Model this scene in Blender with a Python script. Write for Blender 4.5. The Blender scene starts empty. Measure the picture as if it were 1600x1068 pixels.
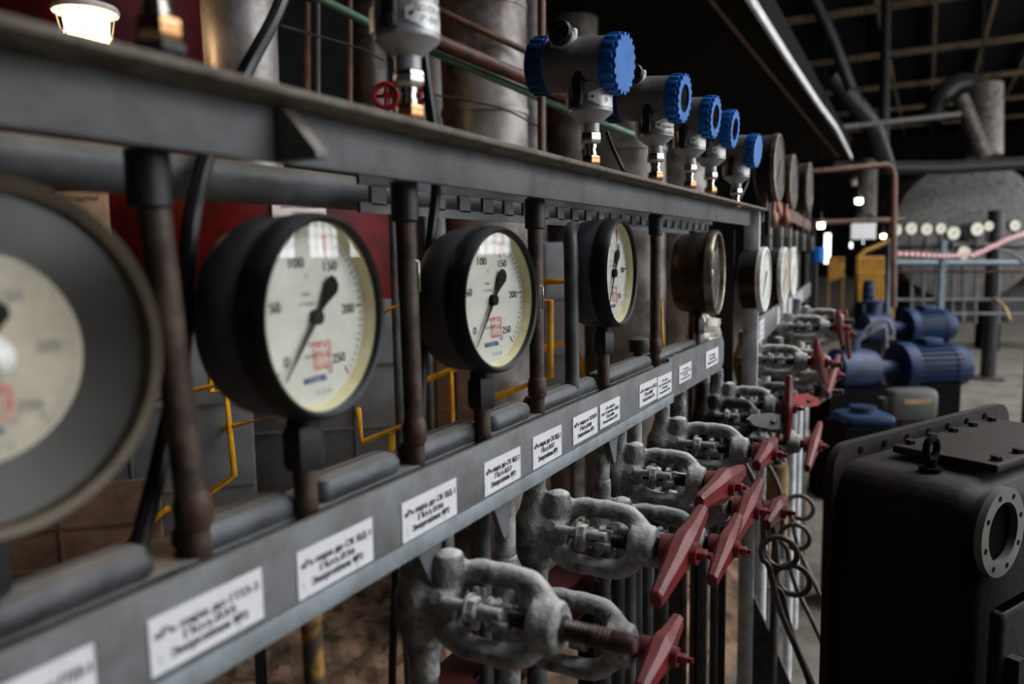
import bpy, math, random
from mathutils import Vector, Matrix, Quaternion, noise
random.seed(7)
S = bpy.context.scene
COL = S.collection
PI = math.pi

# ------------------------------------------------------------------ camera
F_PX, ROLL, EYE = 1200.0, math.radians(1.0), Vector((0, 0, 1.45))
PHI, THETA = math.radians(6.307206), math.radians(28.38624)
FW = Vector((math.cos(PHI)*math.cos(THETA), math.cos(PHI)*math.sin(THETA), -math.sin(PHI)))
R0 = Vector((math.sin(THETA), -math.cos(THETA), 0)); U0 = R0.cross(FW)
CR = R0*math.cos(ROLL) - U0*math.sin(ROLL)
CU = R0*math.sin(ROLL) + U0*math.cos(ROLL)
cd = bpy.data.cameras.new('camera'); cam = bpy.data.objects.new('camera', cd); COL.objects.link(cam)
m = Matrix((CR, CU, -FW)).transposed().to_4x4(); m.translation = EYE
cam.matrix_world = m
cd.sensor_width = 36; cd.lens = F_PX/1600*36; cd.clip_start = .02; cd.clip_end = 200
cd.dof.use_dof = True; cd.dof.focus_distance = 1.12; cd.dof.aperture_fstop = 3.4
S.camera = cam
# ------------------------------------------------------------------ world, exposure
w = bpy.data.worlds.new('world'); S.world = w; w.use_nodes = True
w.node_tree.nodes['Background'].inputs[0].default_value = (.6, .7, .85, 1)
w.node_tree.nodes['Background'].inputs[1].default_value = .05
S.view_settings.view_transform = 'Standard'; S.view_settings.look = 'None'
S.view_settings.gamma = 1; S.view_settings.use_curve_mapping = False
S.view_settings.exposure = -1.08
WINDOW_LIGHT = 17.0          # daylight through the tall windows of the right-hand wall
TOP_LIGHT = 18.0             # unseen roof lights, added to give the near hall top light
LAMP_LIGHT = 60.0           # caged lamp behind the rack
BULB_LIGHT = 60.0           # far bulbs

def ray(px, py): return FW + CR*((px-800)/F_PX) + CU*((534-py)/F_PX)
def on_y(px, py, Y): d = ray(px, py); return EYE + d*(Y/d.y)
def on_x(px, py, X): d = ray(px, py); return EYE + d*(X/d.x)
def on_z(px, py, Z): d = ray(px, py); return EYE + d*((Z-EYE.z)/d.z)
def at_d(px, py, D): return EYE + ray(px, py)*D

# ------------------------------------------------------------------ materials
def lin(c):
    return tuple(((x/255)/12.92 if x/255 <= .04045 else ((x/255+.055)/1.055)**2.4) for x in c)
MATS = {}
def mat(name, rgb, rough=.5, metal=0., rgb2=None, scale=20., bump=0., bscale=None, lo=.4, hi=.65, spec=.5, emit=None, estr=0, dust_lit=None, dust_lit_amt=.8):
    mt = bpy.data.materials.new(name); mt.use_nodes = True
    nt = mt.node_tree; b = nt.nodes['Principled BSDF']
    b.inputs['Roughness'].default_value = rough; b.inputs['Metallic'].default_value = metal
    b.inputs['Specular IOR Level'].default_value = spec
    b.inputs['Base Color'].default_value = (*lin(rgb), 1)
    tc = nt.nodes.new('ShaderNodeTexCoord')
    col = None
    if rgb2:
        n = nt.nodes.new('ShaderNodeTexNoise'); n.inputs['Scale'].default_value = scale; n.inputs['Detail'].default_value = 6
        n.inputs['Roughness'].default_value = .65
        nt.links.new(tc.outputs['Object'], n.inputs['Vector'])
        r = nt.nodes.new('ShaderNodeValToRGB')
        r.color_ramp.elements[0].position = lo; r.color_ramp.elements[1].position = hi
        r.color_ramp.elements[0].color = (*lin(rgb), 1); r.color_ramp.elements[1].color = (*lin(rgb2), 1)
        nt.links.new(n.outputs['Fac'], r.inputs['Fac'])
        col = r.outputs['Color']
    if dust_lit:      # settled dust on faces that look up; some materials paint lit tops with it
        g = nt.nodes.new('ShaderNodeNewGeometry'); sx = nt.nodes.new('ShaderNodeSeparateXYZ')
        nt.links.new(g.outputs['True Normal'], sx.inputs[0])
        n2 = nt.nodes.new('ShaderNodeTexNoise'); n2.inputs['Scale'].default_value = 60; n2.inputs['Detail'].default_value = 5
        nt.links.new(tc.outputs['Object'], n2.inputs['Vector'])
        ad = nt.nodes.new('ShaderNodeMath'); ad.operation = 'MULTIPLY_ADD'; ad.inputs[1].default_value = .6; 
        nt.links.new(n2.outputs['Fac'], ad.inputs[0]); nt.links.new(sx.outputs['Z'], ad.inputs[2])
        mr = nt.nodes.new('ShaderNodeMapRange'); mr.inputs[1].default_value = .7; mr.inputs[2].default_value = 1.35
        mr.inputs[4].default_value = dust_lit_amt
        nt.links.new(ad.outputs[0], mr.inputs[0])
        mx = nt.nodes.new('ShaderNodeMix'); mx.data_type = 'RGBA'
        nt.links.new(mr.outputs[0], mx.inputs[0])
        if col is not None: nt.links.new(col, mx.inputs[6])
        else: mx.inputs[6].default_value = (*lin(rgb), 1)
        mx.inputs[7].default_value = (*lin(dust_lit), 1)
        col = mx.outputs[2]
        if metal > 0:
            mm = nt.nodes.new('ShaderNodeMath'); mm.operation = 'MULTIPLY_ADD'; mm.inputs[1].default_value = -metal; mm.inputs[2].default_value = metal
            nt.links.new(mr.outputs[0], mm.inputs[0]); nt.links.new(mm.outputs[0], b.inputs['Metallic'])
    if col is not None: nt.links.new(col, b.inputs['Base Color'])
    if bump:
        n = nt.nodes.new('ShaderNodeTexNoise'); n.inputs['Scale'].default_value = bscale or scale*2; n.inputs['Detail'].default_value = 5
        nt.links.new(tc.outputs['Object'], n.inputs['Vector'])
        bp = nt.nodes.new('ShaderNodeBump'); bp.inputs['Strength'].default_value = bump; bp.inputs['Distance'].default_value = .004
        nt.links.new(n.outputs['Fac'], bp.inputs['Height']); nt.links.new(bp.outputs['Normal'], b.inputs['Normal'])
    if emit:
        b.inputs['Emission Color'].default_value = (*lin(emit), 1); b.inputs['Emission Strength'].default_value = estr
    MATS[name] = mt
    return mt
M = MATS
mat('grey_paint', (104,106,108), .5, .0, (78,77,76), 14, .15, 60, spec=.35, dust_lit=(150,138,120), dust_lit_amt=.9)
mat('rail_paint', (112,114,115), .5, 0, (88,87,84), 18, .15, 80, spec=.35, dust_lit=(130,122,110), dust_lit_amt=.6)
mat('rail_lip_paint', (134,142,147), .5, 0, (112,116,118), 24, .12, 80, spec=.35)
mat('pale_post_paint', (228,232,235), .5, 0, (186,188,190), 25, .1, 80)
mat('dark_steel', (44,44,46), .5, .2, (28,26,26), 20, .15, 80, dust_lit=(110,104,96))
mat('dark_grey_pipe', (84,88,93), .45, 0, (48,46,45), 16, .15, 60, dust_lit=(135,130,124))
mat('rusty_pipe', (86,70,58), .6, .1, (44,28,20), 30, .25, 90, .4, .6, dust_lit=(140,130,120), dust_lit_amt=.3)
mat('rust', (82,48,32), .6, 0, (44,28,22), 40, .3, 90)
mat('yellow_rusty', (190,138,48), .55, 0, (62,52,42), 30, .2, 60, .40, .56)
mat('black_case', (9,9,10), .42, 0, (15,15,16), 30, .04, 200, spec=.3, dust_lit=(84,84,86), dust_lit_amt=.6)
mat('black_rubber', (16,16,18), .4, 0)
mat('gloss_black', (10,10,11), .35, 0, spec=.25)
mat('dusty_flange', (116,108,97), .75, 0, (80,73,65), 30, .3, 90, spec=.2, dust_lit=(150,138,120), dust_lit_amt=.9)
mat('case_paint', (66,68,71), .5, 0, (46,47,49), 30, .06, 200, dust_lit=(96,97,99), dust_lit_amt=.85)  # paler upper faces paint the light on the case tops
mat('bronze_case', (78,68,54), .42, .75, (30,27,24), 26, .08, 60, .38, .62, dust_lit=(110,104,92))
mat('rim_metal', (150,140,122), .35, .8, (80,66,48), 30, .05, 80)
mat('rim_old', (78,66,48), .5, .3, (46,40,34), 22, .08, 60)
mat('dial_white', (210,209,202), .6, 0, (190,188,178), 18)
mat('dial_old', (190,180,162), .6, 0, (158,146,126), 14)
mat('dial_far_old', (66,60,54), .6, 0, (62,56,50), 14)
mat('cream_ring', (232,226,186), .5, 0, (208,190,140), 20)
mat('dark_ring', (44,41,36), .45, .1, (30,28,25), 20)
mat('ink_black', (22,22,26), .6)
mat('needle_black', (12,12,13), .7, 0, spec=.15)
mat('ink_red', (196,60,56), .6, 0, (222,170,165), 160, 0, None, .45, .62)
mat('ink_red_solid', (190,22,34), .5)
mat('ink_blue', (70,74,140), .6)
mat('ink_green', (90,140,128), .6)
mat('ink_grey', (150,146,144), .6)
mat('paper', (212,211,214), .6, 0, (180,178,180), 70, 0, None, .58, .72)
mat('paper_warm', (238,224,218), .6, 0, (214,200,196), 30)
mat('cast_valve', (156,156,155), .7, .0, (88,86,84), 34, .7, 150, .4, .62, spec=.25, dust_lit=(216,214,210), dust_lit_amt=.9)
mat('thread_steel', (70,64,58), .4, .6, (36,29,25), 60, .1, 200)
mat('rusty_tip', (70,38,32), .6, .1, (48,26,22), 40, .3, 120)
mat('red_enamel', (110,19,23), .4, 0, (72,16,18), 40, .2, 90, .46, .66, dust_lit=(132,92,88), dust_lit_amt=.5)
mat('bright_red', (150,16,22), .4, 0, (150,20,26), 30)
mat('steel_satin', (170,171,174), .38, .25, (142,144,148), 40, .05, 300)
mat('steel_plate', (240,240,238), .38, .12, (200,198,194), 40)
mat('chrome', (186,182,174), .24, 1)
mat('brass', (180,138,98), .26, 1, (138,100,66), 30)
mat('copper_dull', (140,92,76), .45, .6, (96,60,48), 30)
mat('housing_grey', (112,110,108), .55, .1, (96,94,92), 60, .12, 400)
mat('cap_blue', (2,104,186), .45, 0, (2,86,162), 40, spec=.3)
mat('cap_blue_dark', (3,58,112), .5, 0, spec=.3)
mat('window_dark', (30,22,20), .1)
mat('galvanised', (130,124,118), .45, .3, (80,68,60), 9, .25, 22, .4, .62)
mat('silver_cladding', (160,154,150), .42, .3, (84,68,58), 7, .35, 16, .42, .66)
mat('bright_cladding', (236,234,230), .45, .1, (150,140,134), 8, .2, 16, .45, .7)
mat('red_tank', (96,14,15), .55, 0, (58,9,10), 8, .1, 20, spec=.15)
mat('red_steel', (74,13,15), .6, 0, (52,11,12), 12)
mat('green_paint', (92,132,104), .5, 0, (70,100,82), 14)
mat('brown_paint', (104,66,42), .55, 0, (66,40,28), 14, .1, 40)
mat('yellow_paint', (246,180,30), .45, 0, (190,124,20), 16)
mat('yellow_dull', (176,124,22), .55, 0, (140,96,18), 12)
mat('grey_sheet', (128,130,133), .5, .1, (96,95,93), 6, .15, 14)
mat('tan_cladding', (128,98,74), .6, 0, (80,60,48), 10, .3, 30)
mat('tan_wrap', (172,146,98), .7, 0, (140,116,76), 30, .3, 120)
mat('siphon_steel', (112,108,102), .4, .5, (74,66,58), 20)
mat('concrete', (132,124,112), .85, 0, (78,72,65), 3.5, .3, 30, .35, .7)
mat('rubble', (160,127,100), .95, 0, (76,60,47), 9, .9, 34, .38, .64)
mat('dark_wall', (26,26,28), .9, 0, (18,18,18), 2, spec=.1)
mat('black_paint', (11,11,12), .9, 0, (16,15,14), 10, spec=.08)
mat('black_rusty', (13,12,12), .6, 0, (26,18,15), 18, .3, 60, .5, .75, spec=.2, dust_lit=(66,60,55), dust_lit_amt=.8)
mat('rusty_flange', (36,28,25), .6, 0, (22,17,16), 20, .3, 60, spec=.3, dust_lit=(72,64,58))
mat('motor_blue', (4,40,82), .5, 0, (3,22,48), 12, .05, 60, spec=.35, dust_lit=(44,84,124), dust_lit_amt=.3)  # lighter blue on upper faces is top light put into the colour
mat('pump_blue_dark', (22,48,90), .5, 0, (14,26,50), 10)
mat('box_grey', (104,104,101), .5, 0, (96,94,90), 10)
mat('box_dark_grey', (86,86,84), .5, 0, (72,72,70), 10)
mat('post_bluegrey', (112,128,138), .5, 0, (90,102,110), 10)
mat('frame_grey', (104,104,106), .5, 0, (70,68,68), 10)
mat('roof_steel', (116,96,68), .8, 0, (70,56,40), 3)
mat('roof_deck', (24,23,24), .9, 0, (17,16,17), 2, spec=.1)
mat('pale_strip', (222,220,220), .5, 0, (190,188,188), 6)
mat('white_board', (232,234,236), .5)
mat('tape_red', (200,60,70), .5)
mat('tape_white', (235,225,225), .5)
mat('plastic', (196,186,178), .25, 0, (150,138,130), 30, .4, 60)
mat('far_dial', (222,220,196), .5)
mat('end_plate', (128,126,123), .65, .1, (92,90,87), 12, .3, 30)
mat('bulb_warm', (255,220,170), .5, 0, emit=(255,222,176), estr=BULB_LIGHT)
mat('lamp_glass', (255,226,190), .4, 0, emit=(255,214,160), estr=LAMP_LIGHT)
mat('pane', (230,238,246), .3, 0, emit=(240,243,246), estr=WINDOW_LIGHT)
mat('top_light_pane', (230,238,246), .3, 0, emit=(238,242,247), estr=TOP_LIGHT)
mat('far_pane', (230,238,246), .3, 0, emit=(226,240,236), estr=9.)
mat('ink_pen', (40,44,110), .6)

def glass_mat(nm='gauge_glass', rough=.012, base=.085):
    mt = bpy.data.materials.new(nm); mt.use_nodes = True; nt = mt.node_tree
    nt.nodes.remove(nt.nodes['Principled BSDF']); o = nt.nodes['Material Output']
    t = nt.nodes.new('ShaderNodeBsdfTransparent'); t.inputs[0].default_value = (.96,.965,.95,1)
    g = nt.nodes.new('ShaderNodeBsdfGlossy'); g.inputs['Roughness'].default_value = rough
    lw = nt.nodes.new('ShaderNodeLayerWeight'); lw.inputs[0].default_value = .5
    f = nt.nodes.new('ShaderNodeMath'); f.operation = 'POWER'; f.inputs[1].default_value = 5; nt.links.new(lw.outputs['Facing'], f.inputs[0])
    mx = nt.nodes.new('ShaderNodeMixShader'); ad = nt.nodes.new('ShaderNodeMath'); ad.operation = 'MULTIPLY_ADD'; ad.inputs[1].default_value = .9; ad.inputs[2].default_value = base
    ad.use_clamp = True
    nt.links.new(f.outputs[0], ad.inputs[0]); nt.links.new(ad.outputs[0], mx.inputs[0])
    nt.links.new(t.outputs[0], mx.inputs[1]); nt.links.new(g.outputs[0], mx.inputs[2]); nt.links.new(mx.outputs[0], o.inputs[0])
    M[nm] = mt
glass_mat(); glass_mat('dusty_glass', .15, .02)

# ------------------------------------------------------------------ mesh helpers
def frame_of(axis):
    a = Vector(axis).normalized()
    h = Vector((0,0,1)) if abs(a.z) < .95 else Vector((1,0,0))
    x = h.cross(a).normalized(); y = a.cross(x)
    return x, y, a
def spline(pts, n=6, closed=False):
    P = [Vector(p) for p in pts]; out = []; N = len(P)
    rng = range(N) if closed else range(N-1)
    for i in rng:
        p1, p2 = P[i], P[(i+1) % N]
        p0 = P[i-1] if (i > 0 or closed) else p1*2-p2
        p3 = P[(i+2) % N] if (i+2 < N or closed) else p2*2-p1
        for k in range(n):
            t = k/n
            out.append(.5*((2*p1)+(p2-p0)*t+(2*p0-5*p1+4*p2-p3)*t*t+(3*p1-p0-3*p2+p3)*t**3))
    if not closed: out.append(P[-1])
    return out
class MB:
    def __init__(s): s.v = []; s.f = []
    def grid(s, rings, closed=True, cap=True, loop=False):
        b = len(s.v); n = len(rings[0])
        for r in rings: s.v += [Vector(p) for p in r]
        R = len(rings); rr = range(R) if loop else range(R-1)
        for i in rr:
            j = (i+1) % R
            for k in range(n if closed else n-1):
                l = (k+1) % n
                s.f.append((b+i*n+k, b+i*n+l, b+j*n+l, b+j*n+k))
        if cap and closed and not loop:
            s.f.append(tuple(b+k for k in reversed(range(n))))
            s.f.append(tuple(b+(R-1)*n+k for k in range(n)))
        return s
    def box(s, c, size, rot=None, bev=0):
        c = Vector(c); hx, hy, hz = [q/2 for q in size]
        bev = min(bev, hx*.9, hy*.9, hz*.9)
        Rm = rot if rot is not None else Matrix.Identity(3)
        if bev <= 0:
            P = [Vector((x,y,z)) for z in (-hz,hz) for x,y in ((-hx,-hy),(hx,-hy),(hx,hy),(-hx,hy))]
            b = len(s.v); s.v += [c+Rm@p for p in P]
            s.f += [(b,b+3,b+2,b+1),(b+4,b+5,b+6,b+7)]+[(b+i,b+(i+1)%4,b+4+(i+1)%4,b+4+i) for i in range(4)]
            return s
        def ring(ix, iy, z):
            q = []
            for sx, sy in ((1,1),(-1,1),(-1,-1),(1,-1)):
                a = [(ix, iy-bev*1.0), (ix-bev*.3, iy-bev*.3), (ix-bev, iy)]
                if sx*sy < 0: a = a[::-1]
                q += [c+Rm@Vector((sx*x, sy*y, z)) for x, y in a]
            return q
        rings = [ring(hx-bev, hy-bev, -hz), ring(hx-bev*.3, hy-bev*.3, -hz+bev*.3), ring(hx, hy, -hz+bev),
                 ring(hx, hy, hz-bev), ring(hx-bev*.3, hy-bev*.3, hz-bev*.3), ring(hx-bev, hy-bev, hz)]
        return s.grid(rings)
    def lathe(s, prof, o=(0,0,0), axis=(0,0,1), n=24, loop=False):
        x, y, a = frame_of(axis); o = Vector(o)
        rings = [[o+a*h+(x*math.cos(2*PI*k/n)+y*math.sin(2*PI*k/n))*max(r, 1e-5) for k in range(n)] for r, h in prof]
        return s.grid(rings, loop=loop)
    def cyl(s, p0, p1, r, r1=None, n=16):
        p0, p1 = Vector(p0), Vector(p1); d = p1-p0
        return s.lathe([(r, 0), (r if r1 is None else r1, d.length)], p0, d, n)
    def tube(s, pts, r, n=10, closed=False):
        P = [Vector(p) for p in pts]; N = len(P)
        rad = r if isinstance(r, (list, tuple)) else [r]*N
        rings = []; up = None
        for i in range(N):
            if closed: t = P[(i+1) % N]-P[i-1]
            else: t = P[min(i+1, N-1)]-P[max(i-1, 0)]
            t.normalize()
            if up is None: up, _, _ = frame_of(t)
            up = (up-t*up.dot(t)).normalized(); y = t.cross(up)
            rings.append([P[i]+(up*math.cos(2*PI*k/n)+y*math.sin(2*PI*k/n))*rad[i] for k in range(n)])
        return s.grid(rings, loop=closed)
    def sphere(s, c, r, n=16, sc=(1,1,1), m=8):
        c = Vector(c)
        rings = [[c+Vector((math.sin(PI*i/m)*math.cos(2*PI*k/n)*r*sc[0]+0, math.sin(PI*i/m)*math.sin(2*PI*k/n)*r*sc[1], -math.cos(PI*i/m)*r*sc[2])) for k in range(n)] for i in range(m+1)]
        rings[0] = [c+Vector((0,0,-r*sc[2]))+(p-c)*.001 for p in rings[1]]; rings[-1] = [c+Vector((0,0,r*sc[2]))+(p-c)*.001 for p in rings[-2]]
        return s.grid(rings)
    def prism(s, poly, o, u, v, t):
        """polygon given in (a,b) along u,v from o, thickness vector t"""
        o, u, v, t = Vector(o), Vector(u), Vector(v), Vector(t)
        r0 = [o+u*a+v*b for a, b in poly]; r1 = [p+t for p in r0]
        if u.cross(v).dot(t) < 0: r0, r1 = r1, r0
        return s.grid([r0, r1])
    def hexnut(s, p, axis, r, h):
        return s.lathe([(r*.86, 0), (r, h*.14), (r, h*.86), (r*.86, h)], p, axis, 6)
    def thread(s, p0, p1, r, pitch, n=14):
        p0, p1 = Vector(p0), Vector(p1); L = (p1-p0).length; k = max(2, int(L/pitch)); prof = []
        for i in range(k):
            prof += [(r*.86, L*i/k), (r, L*(i+.5)/k)]
        prof.append((r*.86, L))
        return s.lathe(prof, p0, p1-p0, n)
    def add(s, other, Mx=None):
        b = len(s.v); s.v += [Mx@p for p in other.v] if Mx is not None else list(other.v)
        s.f += [tuple(b+i for i in f) for f in other.f]; return s

def mesh_of(name, mb, mt, smooth=41):
    me = bpy.data.meshes.new(name); me.from_pydata([tuple(p) for p in mb.v], [], mb.f); me.validate(); me.update()
    if mt: me.materials.append(M[mt] if isinstance(mt, str) else mt)
    if smooth:
        me.polygons.foreach_set('use_smooth', [True]*len(me.polygons)); me.set_sharp_from_angle(angle=math.radians(smooth))
    return me
def link(name, me, parent=None, loc=(0,0,0)):
    o = bpy.data.objects.new(name, me); COL.objects.link(o); o.location = loc
    if parent: o.parent = parent
    return o
def part(name, mb, mt, parent, label=None, loc=(0,0,0), smooth=41):
    o = link(name, mesh_of(name, mb, mt, smooth), parent, loc)
    if label: o['label'] = label
    return o
def tag(o, label, cat, group=None, kind=None):
    o['label'] = label; o['category'] = cat
    if group: o['group'] = group
    if kind: o['kind'] = kind
    return o
def thing(name, label, cat, loc=(0,0,0), rz=0, group=None):
    o = bpy.data.objects.new(name, None); COL.objects.link(o); o.location = loc; o.rotation_euler = (0,0,rz); o.empty_display_size = .05
    return tag(o, label, cat, group)
def solo(name, mb, mt, label, cat, group=None, smooth=41, kind=None):
    """one thing in one mesh, built in place; its origin goes to its foot"""
    xs = [p.x for p in mb.v]; ys = [p.y for p in mb.v]; z0 = min(p.z for p in mb.v)
    o = Vector(((min(xs)+max(xs))/2, (min(ys)+max(ys))/2, z0))
    mb.v = [p-o for p in mb.v]
    return tag(link(name, mesh_of(name, mb, mt, smooth), None, o), label, cat, group, kind)
def struct(name, mb, mt, parent=None, smooth=0):
    o = link(name, mesh_of(name, mb, mt, smooth), parent)
    if not parent: o['kind'] = 'structure'
    return o
def copy_tree(o, parent=None):
    c = o.copy(); COL.objects.link(c)
    if parent: c.parent = parent
    for ch in list(o.children): copy_tree(ch, c)
    return c
_tc = {}
def text_raw(txt, bold=0.0):
    """flat mesh of a word; every outline is filled on its own, so crossing strokes stay solid"""
    key = txt
    if key in _tc: return _tc[key]
    cu = bpy.data.curves.new('t', 'FONT'); cu.body = txt; cu.size = 1
    ob = bpy.data.objects.new('t', cu); COL.objects.link(ob)
    dg = bpy.context.evaluated_depsgraph_get(); c2 = ob.evaluated_get(dg).to_curve(dg)
    loops = []
    for sp in c2.splines:
        L = []
        if sp.type == 'BEZIER':
            P = sp.bezier_points; n = len(P)
            for i in range(n):
                p, q = P[i], P[(i+1) % n]; p0, h0, h1, p1 = p.co, p.handle_right, q.handle_left, q.co
                for k in range(4):
                    t = k/4; v = p0*(1-t)**3+h0*3*t*(1-t)**2+h1*3*t*t*(1-t)+p1*t**3; w_ = (v.x, v.y)
                    if not L or abs(w_[0]-L[-1][0])+abs(w_[1]-L[-1][1]) > 1e-5: L.append(w_)
        else:
            L = [(p.co.x, p.co.y) for p in sp.points]
        if len(L) > 2: loops.append(L)
    ob.evaluated_get(dg).to_curve_clear(); bpy.data.objects.remove(ob); bpy.data.curves.remove(cu)
    def area(L): return sum(L[i-1][0]*L[i][1]-L[i][0]*L[i-1][1] for i in range(len(L)))/2
    def inside(pt, L):
        r = False
        for i in range(len(L)):
            (x0, y0), (x1, y1) = L[i-1], L[i]
            if (y0 > pt[1]) != (y1 > pt[1]) and pt[0] < (x1-x0)*(pt[1]-y0)/(y1-y0)+x0: r = not r
        return r
    V, Fc = [], []
    if loops:
        A = [area(L) for L in loops]; kids = {i: [] for i in range(len(loops))}; outer = []
        for i, L in enumerate(loops):
            box = [j for j in range(len(loops)) if j != i and A[j]*A[i] < 0 and abs(A[j]) > abs(A[i]) and all(inside(q, loops[j]) for q in L)]
            if box: kids[min(box, key=lambda j: abs(A[j]))].append(L)
            else: outer.append(i)
        from mathutils.geometry import delaunay_2d_cdt
        def wind(pt, L):
            w_ = 0
            for i in range(len(L)):
                (x0, y0), (x1, y1) = L[i-1], L[i]
                if (y0 > pt[1]) != (y1 > pt[1]) and pt[0] < (x1-x0)*(pt[1]-y0)/(y1-y0)+x0: w_ += 1 if y1 > y0 else -1
            return w_
        for i in outer:
            O, hs = loops[i], kids[i]
            pts, edges = [], []
            for L in [O]+hs:
                b = len(pts); n = len(L); pts += [Vector(q) for q in L]; edges += [(b+k, b+(k+1) % n) for k in range(n)]
            vo, _, fo, _, _, _ = delaunay_2d_cdt(pts, edges, [], 0, 1e-6)
            b = len(V); V += [(p.x, p.y) for p in vo]
            for f in fo:
                c = sum((vo[i] for i in f), Vector((0, 0)))/len(f)
                if wind(c, O) != 0 and not any(wind(c, h) != 0 for h in hs): Fc.append(tuple(b+i for i in f))
    _tc[key] = (V, Fc); return V, Fc
def put_text(mb, txt, c, u, v, height, width=None, bold=0., cap=.73, thick=0.):
    """lettering centred on c, reading along u, rising along v"""
    if thick:      # heavier strokes: the same letters set again a hair to either side
        for q in (-thick, thick): put_text(mb, txt, Vector(c)+Vector(u)*height*q, u, v, height, width, 0., cap)
    V, Fc = text_raw(txt, min(bold, .006))
    if not V: return
    x0, x1 = min(p[0] for p in V), max(p[0] for p in V)
    sy = height/cap; sx = sy if width is None else width/(x1-x0)
    b = len(mb.v); c, u, v = Vector(c), Vector(u), Vector(v)
    mb.v += [c+u*((x-(x0+x1)/2)*sx)+v*((y-cap/2)*sy) for x, y in V]
    mb.f += [tuple(b+i for i in f) for f in Fc]

# ================================================================== the hall
XA, XB, YR, YL, ZT = -6., 46., -12., 9., 7.5
mb = MB().box(((XA+XB)/2, (YR+YL)/2, -.1), (XB-XA, YL-YR, .2)); struct('floor', mb, 'concrete')
SX0, SX1, SY0, SY1 = 1., 11., -9.6, -2.0      # opening for the added roof lights
mb = MB().box(((XA+SX0)/2, (YR+YL)/2, ZT+.1), (SX0-XA, YL-YR, .2)); mb.box(((SX1+XB)/2, (YR+YL)/2, ZT+.1), (XB-SX1, YL-YR, .2))
mb.box(((SX0+SX1)/2, (YR+SY0)/2, ZT+.1), (SX1-SX0, SY0-YR, .2)); mb.box(((SX0+SX1)/2, (SY1+YL)/2, ZT+.1), (SX1-SX0, YL-SY1, .2)); struct('ceiling', mb, 'roof_deck')
for i in range(4):
    xa = SX0+(SX1-SX0)*i/4; xb = SX0+(SX1-SX0)*(i+1)/4; fr = MB()
    for k in range(5): fr.box((xa+(xb-xa)*k/4, (SY0+SY1)/2, ZT+.1), (.06, SY1-SY0, .12))
    for k in range(6): fr.box(((xa+xb)/2, SY0+(SY1-SY0)*k/5, ZT+.1), (xb-xa, .05, .10))
    o = struct('window_%d' % (40+i), fr, 'dark_steel')  # roof light added out of view for top light
    struct('window_pane', MB().box(((xa+xb)/2, (SY0+SY1)/2, ZT+.17), (xb-xa, SY1-SY0, .01)), 'top_light_pane', o)
mb = MB().box(((XA+XB)/2, YL+.1, ZT/2), (XB-XA+.4, .2, ZT)); struct('wall_left', mb, 'dark_wall')
mb = MB().box((XA-.1, (YR+YL)/2, ZT/2), (.2, YL-YR, ZT)); struct('wall_back', mb, 'dark_wall')
mb = MB().box((XB+.1, (YR+YL)/2, ZT/2), (.2, YL-YR, ZT)); struct('wall_front', mb, 'dark_wall')
WIN = [1.2+i*2.6 for i in range(13)]       # tall windows of the right-hand wall
wz0, wz1, ww = 1.5, 6.7, 1.9
mb = MB()
mb.box(((XA+XB)/2, YR-.1, wz0/2), (XB-XA, .2, wz0)); mb.box(((XA+XB)/2, YR-.1, (wz1+ZT)/2), (XB-XA, .2, ZT-wz1))
ed = [XA]+[q for x in WIN for q in (x-ww/2, x+ww/2)]+[XB]
for a, b in zip(ed[::2], ed[1::2]): mb.box(((a+b)/2, YR-.1, (wz0+wz1)/2), (b-a, .2, wz1-wz0))
struct('wall_right', mb, 'dark_wall')
for i, x in enumerate(WIN):
    fr = MB()
    for k in range(5):
        fr.box((x-ww/2+.03+(ww-.06)*k/4, YR+.02, (wz0+wz1)/2), (.06 if k in (0,4) else .022, .04, wz1-wz0))
    for k in range(16):
        fr.box((x, YR+.02, wz0+.03+(wz1-wz0-.06)*k/15), (ww, .045, .06 if k in (0,5,10,15) else .028))
    o = struct('window_%d' % (i+1), fr, 'dark_steel')
    struct('window_pane', MB().box((x, YR-.06, (wz0+wz1)/2), (ww, .01, wz1-wz0)), 'pane', o)
# roof steel: purlins and ties under the deck
rn = 0
for i in range(7):
    x = 11.+i*5.0
    rn += 1; struct('trim_%d' % rn, MB().box((x, (YR+YL)/2, ZT-.30), (.10, YL-YR, .16)), 'roof_steel')
for i in range(13):
    y = -11.2+i*1.25
    rn += 1; struct('trim_%d' % rn, MB().box(((SX1+XB)/2+.5, y, ZT-.12), (XB-SX1-1, .09, .12)), 'roof_steel')
# rubble heap and dirt on the ground behind the rack
def ground(x0, x1, y0, y1, step, amp, base):
    mb = MB(); nx = int((x1-x0)/step); ny = int((y1-y0)/step); rows = []
    for i in range(nx+1):
        row = []
        for j in range(ny+1):
            x, y = x0+(x1-x0)*i/nx, y0+(y1-y0)*j/ny
            e = min(i, nx-i, j, ny-j)/6; e = min(1, e)
            h = (noise.fractal(Vector((x*2.2, y*2.2, 1)), 1, 2, 6)*.5+.5)*amp+noise.noise(Vector((x*14, y*14, 4)))*amp*.25
            row.append(Vector((x, y, base+max(.0, h)*e+.002)))
        rows.append(row)
    mb.grid(rows, closed=False, cap=False); return mb
o = link('dirt', mesh_of('dirt', ground(-1.0, 6.5, .55, 6.5, .05, .11, 0), 'rubble', 0)); tag(o, 'brown rubble and dirt covering the ground behind the gauge rack', 'dirt', kind='stuff')

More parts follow.
